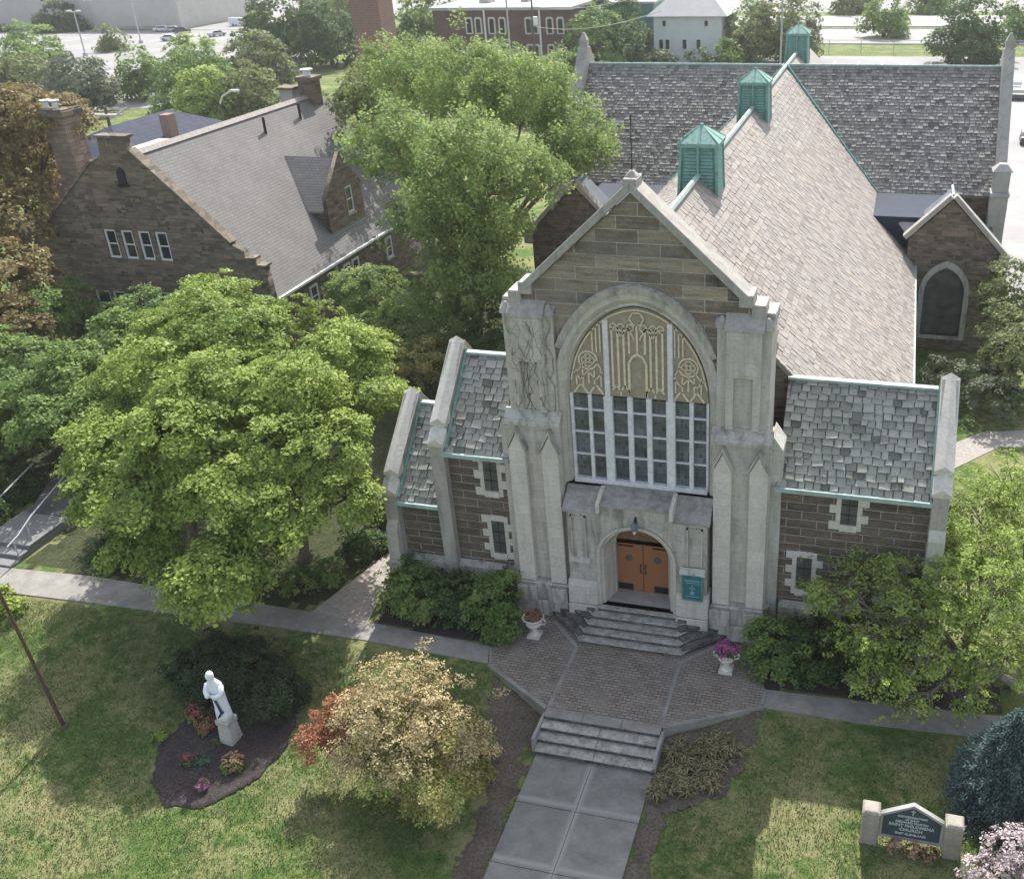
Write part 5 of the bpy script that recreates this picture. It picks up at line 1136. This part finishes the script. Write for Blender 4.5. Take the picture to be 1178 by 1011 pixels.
g=G(); g.box(-40.8,-39.6,43.6,44.8,11,13.6); c=g.build('chimney',M['mortar_grey'],rec); g=G(); g.box(-40.95,-39.45,43.45,44.95,13.6,13.8); g.build('chimney_cap',M['rubble'],c)
# navy roofed house behind
e=empty('small_house',(-68,57,-.05),'low house with blue slate coloured hip roof behind the shingled stone house','house')
g=G(); g.box(-73.8,-62.3,50,68,0,5.4); g.build('wall',M['red_brick'],e)
g=G(); g.add([(-74.6,49,5.3),(-61.5,49,5.3),(-61.5,69,5.3),(-74.6,69,5.3),(-68,55,8.0),(-68,64,8.0)],[(0,1,4),(1,2,5,4),(2,3,5),(3,0,4,5),(3,2,1,0)]); g.build('roof',M['shingle_blue'],e)
g=G(); g.box(-64.4,-63.4,57.8,59,5,8.6); g.build('chimney',M['stack_brick'],e); g=G(); g.box(-63.5,-61,51,56,5.4,6.7); g.build('roof_box',M['mortar_grey'],e)
# brick stack
e=empty('brick_stack',(-41.2,62,-.05),'tall weathered reddish brick chimney stack rising out of the pale green tree','chimney')
g=G(); g.frust((-41.2,62,0),2.4,2.1,14.2,4,R_(45)); g.frust((-41.2,62,14.2),2.1,2.05,6.3,4,R_(45)); g.build('shaft',M['stack_brick'],e)
g=G(); g.frust((-41.2,62,20.5),2.2,2.35,.8,4,R_(45)); g.frust((-41.2,62,21.3),1.2,1.2,.2,4,R_(45)); g.build('stack_cap',M['mortar_grey'],e)
# brick row building
def arched_window(c,z0,z1,w,y,parent,mat='trim',arch=True):
    g=G(); o=arch_pts(c,w/2,z1-.35,z1,6,base=z0) if arch else [(c-w/2,z0),(c-w/2,z1),(c+w/2,z1),(c+w/2,z0)]
    g.prism(o,y-.1,y+.05); f=g.build('window',M[mat],parent)
    i=arch_pts(c,w/2-.28,z1-.5,z1-.28,6,base=z0+.22) if arch else [(c-w/2+.1,z0+.1),(c-w/2+.1,z1-.1),(c+w/2-.1,z1-.1),(c+w/2-.1,z0+.1)]
    g=G(); g.prism(i,y-.13,y-.09); g.build('pane',M['dark_glass'],f)
e=empty('brick_building',(-62,148,-.05),'long two storey dark red brick building with pale arched window frames','building')
g=G(); g.box(-76,-49.8,150,172,0,10.0); g.build('wall',M['red_brick'],e)
g=G(); g.box(-76.4,-49.4,149.6,172.4,10.0,10.5); g.box(-70,-68,158,161,10.5,11.6); g.box(-62.5,-61,160,162,10.5,11.4); g.build('roof',M['grey_roof'],e)
for x in (-66.1,-55.6): g=G(); g.box(x,x+.3,149.8,150,1,10); g.build('downpipe',M['trim'],e)
for c in (-69.0,-67.2,-64.6,-62.6,-57.6,-56.4,-53.6,-51.6):
    for z0,z1 in ((6.0,8.8),(1.6,4.3)): arched_window(c,z0,z1,1.4,149.95,e,'lime_light')
e=empty('green_building',(-48,158,-.05),'green fronted flat roofed building joined behind the right end of the brick building','building')
g=G(); g.box(-60,-40,173,190,0,9.0); g.build('wall',M['copper_dark'],e); g=G(); g.box(-60.3,-39.7,172.7,190.3,9.0,9.4); g.build('roof',M['grey_roof'],e)
# white house
e=empty('white_house',(-30.5,160,-.05),'white two storey house with pale hip roof beyond the transept ridge','house')
g=G(); g.box(-37.0,-24.4,160,171,0,8.1); g.build('wall',M['white_wall'],e)
g=G(); g.add([(-38.2,159,8.0),(-23.2,159,8.0),(-23.2,172,8.0),(-38.2,172,8.0),(-33,165.5,12.5),(-28.5,165.5,12.5)],[(0,1,5,4),(1,2,5),(2,3,4,5),(3,0,4),(3,2,1,0)]); g.build('roof',M['grey_roof'],e)
for c in (-35.6,-34.4,-31.2,-28.6): arched_window(c,2.3,4.1,.9,159.95,e,'trim',False)
for c in (-35.0,-27.2): arched_window(c,6.2,7.3,.8,159.95,e,'trim',False)
# large pale store at top left
e=empty('store_building',(-220,214,-.05),'long pale beige windowless building behind the car park at top left','building')
g=G(); g.box(-275,-178,214,250,0,10.5); g.build('wall',M['beige_wall'],e); g=G(); g.box(-275.4,-177.6,213.6,250.4,10.5,11.2); g.build('roof',M['grey_roof'],e)
g=G(); g.box(-243,-241,213.8,214,0,6); g.box(-275,-178,213.7,213.95,0,.8); g.build('base_band',M['mortar_grey'],e)
# ------------------------------------------------------------------ far ground
def flat(name,P,mat,z,kind='structure'): return G().prism(P,z-.15,z,'z').build(name,M[mat],kind=kind)
flat('car_park',[(-330,112),(-118,100),(-96,112),(-100,135),(-118,180),(-135,212),(-330,212)],'asphalt',.0)
flat('car_park',[(-177,213),(-135,213),(-128,300),(-250,330),(-250,252),(-177,252)],'asphalt',.004)
flat('car_park',[(-17,156),(64,156),(64,170),(-17,170)],'asphalt',.002)
flat('side_street',[(17.5,36),(70,36),(70,155.9),(17.5,155.9)],'road',.0)
flat('road',[(-60,188),(120,188),(120,214),(-60,214)],'road',.004)
flat('road',[(-60,219),(120,219),(120,243),(-60,243)],'road',.004)
flat('parking_lot',[(-80,252),(140,252),(140,330),(-80,330)],'asphalt',.004)
g=G()
for x in (-4,0.2,4.4,8.6,12.8): g.box(x-.12,x+.12,157,163.5,.004,.012)
for x in range(-200,-120,8): g.box(x-.15,x+.15,188,196,.004,.012)
for x in range(-230,-120,4): g.box(x-.1,x+.1,200,206,.004,.012); g.box(x-.1,x+.1,140,146,.004,.012)
g.build('bay_marking',M['trim'],kind='structure')
g=G(); g.box(-60,120,187.6,188,-.05,.15); g.box(-60,120,214,214.4,-.05,.15); g.box(-60,120,218.6,219,-.05,.15); g.box(-330,-118,111.0,111.4,-.05,.1); g.build('kerb',M['concrete'],kind='structure')
# fence
e=empty('chain_link_fence',(5,174,-.05),'long thin wire fence along the street beyond the transept roof','fence')
for x in range(-18,64,6): g=G(); g.tube([(x,174,-.1),(x,174,2.4)],.06,5); g.build('post',M['galv'],e)
g=G(); g.tube([(-18,174,2.35),(60,174,2.35)],.045,4); g.tube([(-18,174,.2),(60,174,.2)],.02,4)
for i in range(0,520): x=-18+i*.15*1.0; 
for i in range(260): x=-18+i*.3; g.tube([(x,174,.2),(x+.9 if x<59 else x,174,2.3)],.008,3); g.tube([(x+.9,174,.2),(x,174,2.3)],.008,3)
g.build('wire_mesh',M['galv'],e)
# lamps and poles
def lamp(x,y,h,label,arm=2,name='street_lamp',heads=1,group=None):
    e=empty(name,(x,y,-.05),label,'street lamp',group); g=G(); g.box(-.35,.35,-.35,.35,0,.7); g.tube([(0,0,.6),(0,0,h)],[.16,.10],8); g.build('post',M['galv'],e,local=True)
    g=G()
    for s in ((-1,1) if heads==2 else (1,)): g.tube([(0,0,h-.1),(s*arm*.6,0,h+.1)],.06,5); g.box(s*arm*.6-.5,s*arm*.6+.5,-.3,.3,h,h+.25)
    g.build('lamp_head',M['trim'],e,local=True)
lamp(-165,163,9.0,'tall grey double headed lamp in the middle of the car park at top left',2,heads=2)
lamp(-168,185,14,'tallest grey lamp pole of the car park, running out of the top of the frame',2,heads=2)
lamp(-205,214,7,'shorter grey lamp near the pale beige building wall',1.6,heads=2)
lamp(-196,160,9.5,'grey lamp at the far left beside the small green tree',2,heads=2)
lamp(-155,232,10,'grey lamp behind the white parked vans',2,heads=2)
e=empty('street_lamp',(-58.6,60,-.05),'pale cobra head street lamp rising just above the shingled roof ridge','street lamp'); g=G(); g.tube([(0,0,0),(0,0,9.6)],[.16,.1],8); g.build('post',M['bark'],e,local=True); g=G(); g.tube([(0,0,9.4),(.5,0,10.2),(1.7,0,10.8)],.09,6); g.box(1.6,2.5,-.18,.18,10.68,10.86); g.build('lamp_head',M['trim'],e,local=True)
e=empty('utility_pole',(-72.5,60,-.05),'dark wooden utility pole with pale crossarms behind the stone chimney','utility pole'); g=G(); g.tube([(0,0,0),(0,0,9)],.17,8); g.build('pole',M['bark'],e,local=True); g=G(); g.box(-1.9,1.9,-.1,.1,8.0,8.25); g.box(-1.9,1.9,-.9,-.7,8.1,8.3); g.tube([(-1.8,-.8,8.2),(-2.3,0,7.2)],.1,4); g.tube([(1.8,-.8,8.2),(2.6,.2,8.9)],.1,4); g.build('crossarm',M['lime_light'],e,local=True)
for (x,y,h,lab,mt) in ((-53.8,130,16,'thin pale utility pole in front of the brick building','galv'),(-51.0,134,17,'dark wooden utility pole with transformer right of the thin pale pole','bark'),(-12.4,150,16,'pale grey pole behind the farthest copper cupola','galv')):
    e=empty('utility_pole',(x,y,-.05),lab,'utility pole'); g=G(); g.tube([(0,0,0),(0,0,h)],[.2,.13],8); g.build('pole',M[mt],e,local=True)
    g=G(); g.box(-1.3,1.3,-.08,.08,h-1.2,h-1.0); g.build('crossarm',M['bark'],e,local=True)
    if mt=='bark': g=G(); g.frust((.5,-.2,9.2),.38,.38,1.3,10); g.build('transformer',M['trim'],e,local=True)
e=empty('overhead_wire',(-51,134,15),'long thin overhead wires sloping above the green trees beyond the transept','wire'); g=G()
for (a,b) in (((-51,134,12),(-14,75,19)),((-51,134,9),(-20,92,15)),((-53.8,130,15),(-90,140,16))):
    a=Vector(a);b=Vector(b); g.tube([a.lerp(b,i/10)-Vector((0,0,1.1*(1-(i/5-1)**2))) for i in range(11)],.045,4)
g.build('wire',M['mortar_grey'],e)
# ------------------------------------------------------------------ cars
def car(x,y,rz,mat,label,van=False,pick=False):
    e=empty('parked_car' if not van else 'parked_van',(x,y,.0),label,'van' if van else ('pickup truck' if pick else 'car'),'vehicles parked beyond the church',rz)
    H=2.0 if van else 1.0
    if van: prof=[(-2.5,.35),(2.5,.35),(2.55,.9),(2.2,1.15),(1.6,2.0),(-2.45,2.1),(-2.5,1.2)]
    elif pick: prof=[(-2.7,.4),(2.6,.4),(2.65,.95),(1.5,1.1),(.9,1.75),(-.5,1.75),(-.7,1.1),(-2.7,1.1)]
    else: prof=[(-2.2,.3),(2.2,.3),(2.25,.75),(1.25,.92),(.65,1.40),(-1.1,1.42),(-1.8,.98),(-2.25,.9)]
    g=G(); g.prism(prof,-.88,.88); b=g.build('body',mat,e,local=True,bevel=.07)
    g=G()
    if van: W=[(1.95,1.2),(1.5,1.9),(.5,1.9),(.5,1.2)]
    elif pick: W=[(1.35,1.12),(.85,1.68),(-.42,1.68),(-.55,1.12)]
    else: W=[(1.08,.95),(.6,1.33),(-1.0,1.35),(-1.55,.98)]
    g.prism(W,-.90,.90); a,c=W[0],W[1]; g.add([(a[0]+.06,-.7,a[1]),(a[0]+.06,.7,a[1]),(c[0]+.06,.62,c[1]),(c[0]+.06,-.62,c[1])],[(0,1,2,3)]); a,c=W[3],W[2]; g.add([(a[0]-.1,-.7,a[1]),(a[0]-.1,.7,a[1]),(c[0]-.08,.62,c[1]),(c[0]-.08,-.62,c[1])],[(0,1,2,3)])
    g.build('window',M['dark_glass'],e,local=True)
    for wx in (-1.4,1.4):
        for s in (-1,1):
            g=G(); n=14; g.prism(ellipse(wx,.33,.33,n),s*.7,s*.92); w=g.build('wheel',M['dark_iron'],e,local=True); g=G(); g.prism(ellipse(wx,.33,.18,8),s*.90,s*.94); g.build('rim',M['galv'],w,local=True)
    g=G()
    for s in (-1,1): g.box(2.12 if not van and not pick else 2.5,2.3 if not van and not pick else 2.62,s*.65-.15,s*.65+.15,.6,.75)
    g.build('headlight',M['trim'],e,local=True)
def paint(n,c): 
    t=NT(n); t.b.inputs['Coat Weight'].default_value=.6; return t.fin(c,.35,None,.5)
pw=paint('white_car_paint',(.72,.73,.74)); ps=paint('silver_car_paint',(.42,.43,.45)); pd=paint('dark_car_paint',(.03,.032,.038)); pb=paint('blue_grey_car_paint',(.10,.12,.15))
car(-163.5,190,.3,pw,'white hatchback at the edge of the car park, nearest the round green tree')
car(-157,199,1.2,ps,'silver car just right of the white hatchback')
car(-166,222,.1,pw,'white van left of two in the second row of the car park',True)
car(-159,223,.1,pw,'white van right of two in the second row of the car park',True)
car(-172,243,.2,pw,'small white car behind the white vans')
car(-180,290,.2,pw,'white van farthest away at the top of the frame',True)
car(-172,206,.5,pd,'dark car behind the white hatchback')
car(-196,168,.1,ps,'silver car under the lamp at far left')
car(21.5,137,1.5,pw,'white pickup truck beyond the right transept gable',pick=True)
car(24.6,134,1.5,pb,'blue grey car beside the white pickup truck')
car(24.6,127,1.5,pd,'dark car behind the blue grey car at the right frame edge')
car(23.4,97,1.5,pd,'dark car by the kerb on the pale side street at the right frame edge')
car(-104,142,.4,ps,'silver car glimpsed between the far green trees')
car(-176,208,.5,ps,'silver car left of the dark car in the car park')
car(-180,209,.5,pw,'white car at the end of the short row before the beige building')
car(-150,205,1.3,pd,'dark car between the silver car and the tall lamp pole')
car(-150,222,.1,pw,'white car at the right end of the row of vans')
car(-188,178,.1,pb,'blue grey car in the middle of the open car park')
# ------------------------------------------------------------------ far trees
def ftree(x,y,R,h,mat,lab,seed,name='street_tree',dens=.9,lf=None,cat='tree'):
    r=random.Random(seed); L=[(x,y,h-R*.75,R*.8)]
    for k in range(5):
        a=k*1.256+r.random(); L.append((x+math.cos(a)*R*.55,y+math.sin(a)*R*.55,h-R*(1.1+r.random()*.5),R*r.uniform(.48,.66)))
    d=math.hypot(x-8.5,y+31); lf=lf or max(.24,d/1148*3.0); cr=lf*2.6
    return tree(name,lab,cat,(x,y,-.05),L,mat,seed=seed,tr=R*.07+.08,leaf=lf,cr=cr,per=46,density=dens*1.7,branches=10,)
FT=[(-112,101,5.0,9.3,'leaf_grey','grey green feathery tree behind the stone chimney'),
(-112,114,4.2,8.2,'leaf_mid','green tree right of the feathery grey green one, by the car park verge'),
(-166,150,6.5,8.5,'leaf_mid','green tree at the far left edge below the parking lamps'),
(-165,172,3.2,5.2,'leaf_olive','small olive tree on a planting strip of the car park'),
(-212,209,6,8,'leaf_dark','dark tree against the pale beige wall right of the round bush'),
(-96,106,6.5,9.5,'leaf_mid','broad green tree beyond the shingled roof ridge, left of centre'),
(-88,98,4.6,8.0,'leaf_lime','bright green tree just above the shingled roof ridge'),
(-101,130,6.0,9.5,'leaf_olive','olive green tree with thin top in front of the white vans'),
(-82,100,4.2,8.2,'leaf_olive','olive green tree left of the far chimney of the shingled house'),
(-112,158,8.0,14.5,'leaf_dark','big dark green tree left of the brick stack'),
(-99,152,6.5,12,'leaf_dark','dark green tree right of the biggest dark one'),
(-84,166,7,13,'leaf_mid','green tree between the brick stack and the brick building'),
(-150,240,10,13,'leaf_olive','olive tree behind the white vans at the top of the frame'),
(-128,210,8,13,'leaf_olive','olive tree at the end of the car park'),
(-45,148,5.5,11,'leaf_mid','light green pointed tree right of the brick building'),
(-40.5,152,5.0,9.5,'leaf_dark','dark green tree left of the white house'),
(-46,166,6.5,12.5,'leaf_dark','dark green tree behind the pointed light green one'),
(-33,152,3.6,3.6,'leaf_dark','low dark hedge tree below the white house, left'),
(-27,152,3.4,3.8,'leaf_dark','low dark hedge tree below the white house, right'),
(-22,154,3.2,4.8,'leaf_mid','light green bush at the right corner of the white house'),
(-13.5,160,7.0,12.5,'leaf_olive','open crowned tree behind the farthest copper cupola'),
(-20,166,5.5,10.5,'leaf_mid','green tree right of the white house'),
(3.3,200,5.2,8.8,'leaf_mid','round headed street tree standing alone on the far verge'),
(19.5,163,6.6,12.0,'leaf_dark','dark spreading tree beside the parking bays'),
(32,197,6,10,'leaf_mid','green tree at the top right corner of the frame'),
(-6,250,6,8.5,'leaf_olive','small tree on the far side of the wide road, left'),
(14,252,6,8.5,'leaf_mid','small tree on the far side of the wide road, right'),
(-118,84,4.2,5.5,'leaf_mid','low green tree on the sunlit verge near the blue roofed house'),
(-60,78,5.5,8.5,'leaf_mid','green tree between the shingled house ridge and the brick stack'),
(-52,70,5.0,9.0,'leaf_olive','olive tree below the brick stack'),
(-49,112,6,10,'leaf_mid','green tree in front of the brick building, centre'),
(-60,116,6,9.5,'leaf_olive','olive tree in front of the brick building, left'),
(-37,105,5.5,9,'leaf_mid','green tree behind the left end of the transept'),
(-128,118,5,7.0,'leaf_grey','grey green tree at the edge of the car park'),
(-150,128,5.5,7.5,'leaf_mid','green tree on the near verge of the car park, left'),
(-140,120,4.5,6.5,'leaf_olive','olive tree on the near verge of the car park, right of the green one'),
(-124,170,5.5,9,'leaf_olive','pale olive tree before the white vans, right'),
(-112,128,5,9,'leaf_light','light green tree behind the broad green one over the ridge'),
(-232,207,5.5,4.0,'leaf_dark','round clipped dark bush against the pale beige wall'),
(-256,206,7,5.0,'leaf_dark','wide dark bush at the top left corner')]
for i,(x,y,R,h,m,lab) in enumerate(FT): ftree(x,y,R,h,m,lab,200+i)
# trees around the near buildings that fill the gaps
tree('small_tree','dark green tree against the front of the shingled stone house','tree',(-42.8,19,-.05),[(-43.2,19.5,4.2,1.8),(-42.0,18.6,2.8,1.6),(-44.6,18.6,2.4,1.8)],'leaf_mid',seed=301,tr=.14,leaf=.19,cr=.5,per=52)
tree('small_tree','dark green tree in the shadow between the ornamental trees and the stone house','tree',(-31,15.5,-.05),[(-31.2,15.6,2.6,1.8),(-28.6,16.4,2.2,1.6),(-33.4,14.4,2.0,1.6)],'leaf_dark',seed=302,tr=.14,leaf=.19,cr=.5,per=52)
tree('small_tree','dark green tree right beside the left chapel wall behind the tower','tree',(-13.2,18.5,-.05),[(-13.0,18.8,2.6,1.8),(-13.9,20.5,3.4,1.9),(-12.6,15.6,1.5,1.4)],'leaf_dark',seed=303,tr=.14,leaf=.18,cr=.5,per=52)
shrub('white_flowering_bush','whitish flowering bush under the eaves corner of the shingled house','shrub',(-27.4,40,-.05),[(-27.4,40,3.0,1.6),(-26.6,39.4,1.8,1.3)],'pink',304,leaf=.22,cr=.4,per=34)
tree('small_tree','green tree on the sunlit lawn behind the airy light green tree, right edge','tree',(17,6,-.05),[(16.6,6.2,3.2,1.9),(17.6,8.0,3.4,1.8),(16.2,4.6,4.2,1.6)],'leaf_lime','bark_pale',seed=305,tr=.14,leaf=.15,cr=.42,per=40,density=.8)
# ------------------------------------------------------------------ sky, sun, camera
W=bpy.data.worlds.new('World'); sc.world=W; W.use_nodes=True; nt=W.node_tree
sky=nt.nodes.new('ShaderNodeTexSky'); sky.sky_type='NISHITA'; sky.sun_disc=False; sky.sun_elevation=R_(48.5); sky.sun_rotation=R_(-6); sky.dust_density=2.5; sky.air_density=1.1
bg=nt.nodes['Background']; bg.inputs[1].default_value=SKY; hs=nt.nodes.new('ShaderNodeHueSaturation'); hs.inputs['Saturation'].default_value=.62; nt.links.new(sky.outputs[0],hs.inputs['Color']); nt.links.new(hs.outputs[0],bg.inputs[0])
sd=bpy.data.lights.new('sun','SUN'); sd.energy=SUN; sd.angle=R_(.6); sd.color=(1,.975,.93); so=bpy.data.objects.new('sun',sd); col.objects.link(so)
so.rotation_euler=Vector((.10,-.93,-1)).to_track_quat('-Z','Y').to_euler(); so.location=(0,60,80)
if HAZE:
    g=G(); g.box(-440,330,-62,580,-6,32); h=None
    hm=bpy.data.materials.new('thin_haze'); hm.use_nodes=True; n=hm.node_tree; n.nodes.remove(n.nodes['Principled BSDF']); pv=n.nodes.new('ShaderNodeVolumePrincipled'); pv.inputs['Color'].default_value=(.98,.98,.96,1); pv.inputs['Density'].default_value=HAZE; pv.inputs['Anisotropy'].default_value=.2; n.links.new(pv.outputs[0],n.nodes['Material Output'].inputs['Volume'])
    g.build('haze',hm,kind='stuff')
cd=bpy.data.cameras.new('camera'); cam=bpy.data.objects.new('camera',cd); col.objects.link(cam); sc.camera=cam
yaw,pitch,roll=0.2594,0.4915,-0.0294
f=Vector((-math.sin(yaw)*math.cos(pitch),math.cos(yaw)*math.cos(pitch),-math.sin(pitch))); rt=f.cross(Vector((0,0,1))).normalized(); up=rt.cross(f)
rt2=rt*math.cos(roll)+up*math.sin(roll); up2=-rt*math.sin(roll)+up*math.cos(roll)
m=Matrix((rt2,up2,-f)).transposed().to_4x4(); m.translation=(8.5311,-31.614,26.226); cam.matrix_world=m
cd.sensor_fit='HORIZONTAL'; cd.sensor_width=36; cd.lens=1147.85/1178*36; cd.shift_x=-(733.6-589)/1178; cd.shift_y=-1.74/1178; cd.clip_start=.5; cd.clip_end=2000
vs_=sc.view_settings; vs_.view_transform='Standard'; vs_.look='None'; vs_.gamma=1; vs_.exposure=EXPO; vs_.use_curve_mapping=False
sc.cycles.max_bounces=6; sc.cycles.transparent_max_bounces=4; sc.cycles.use_denoising=True
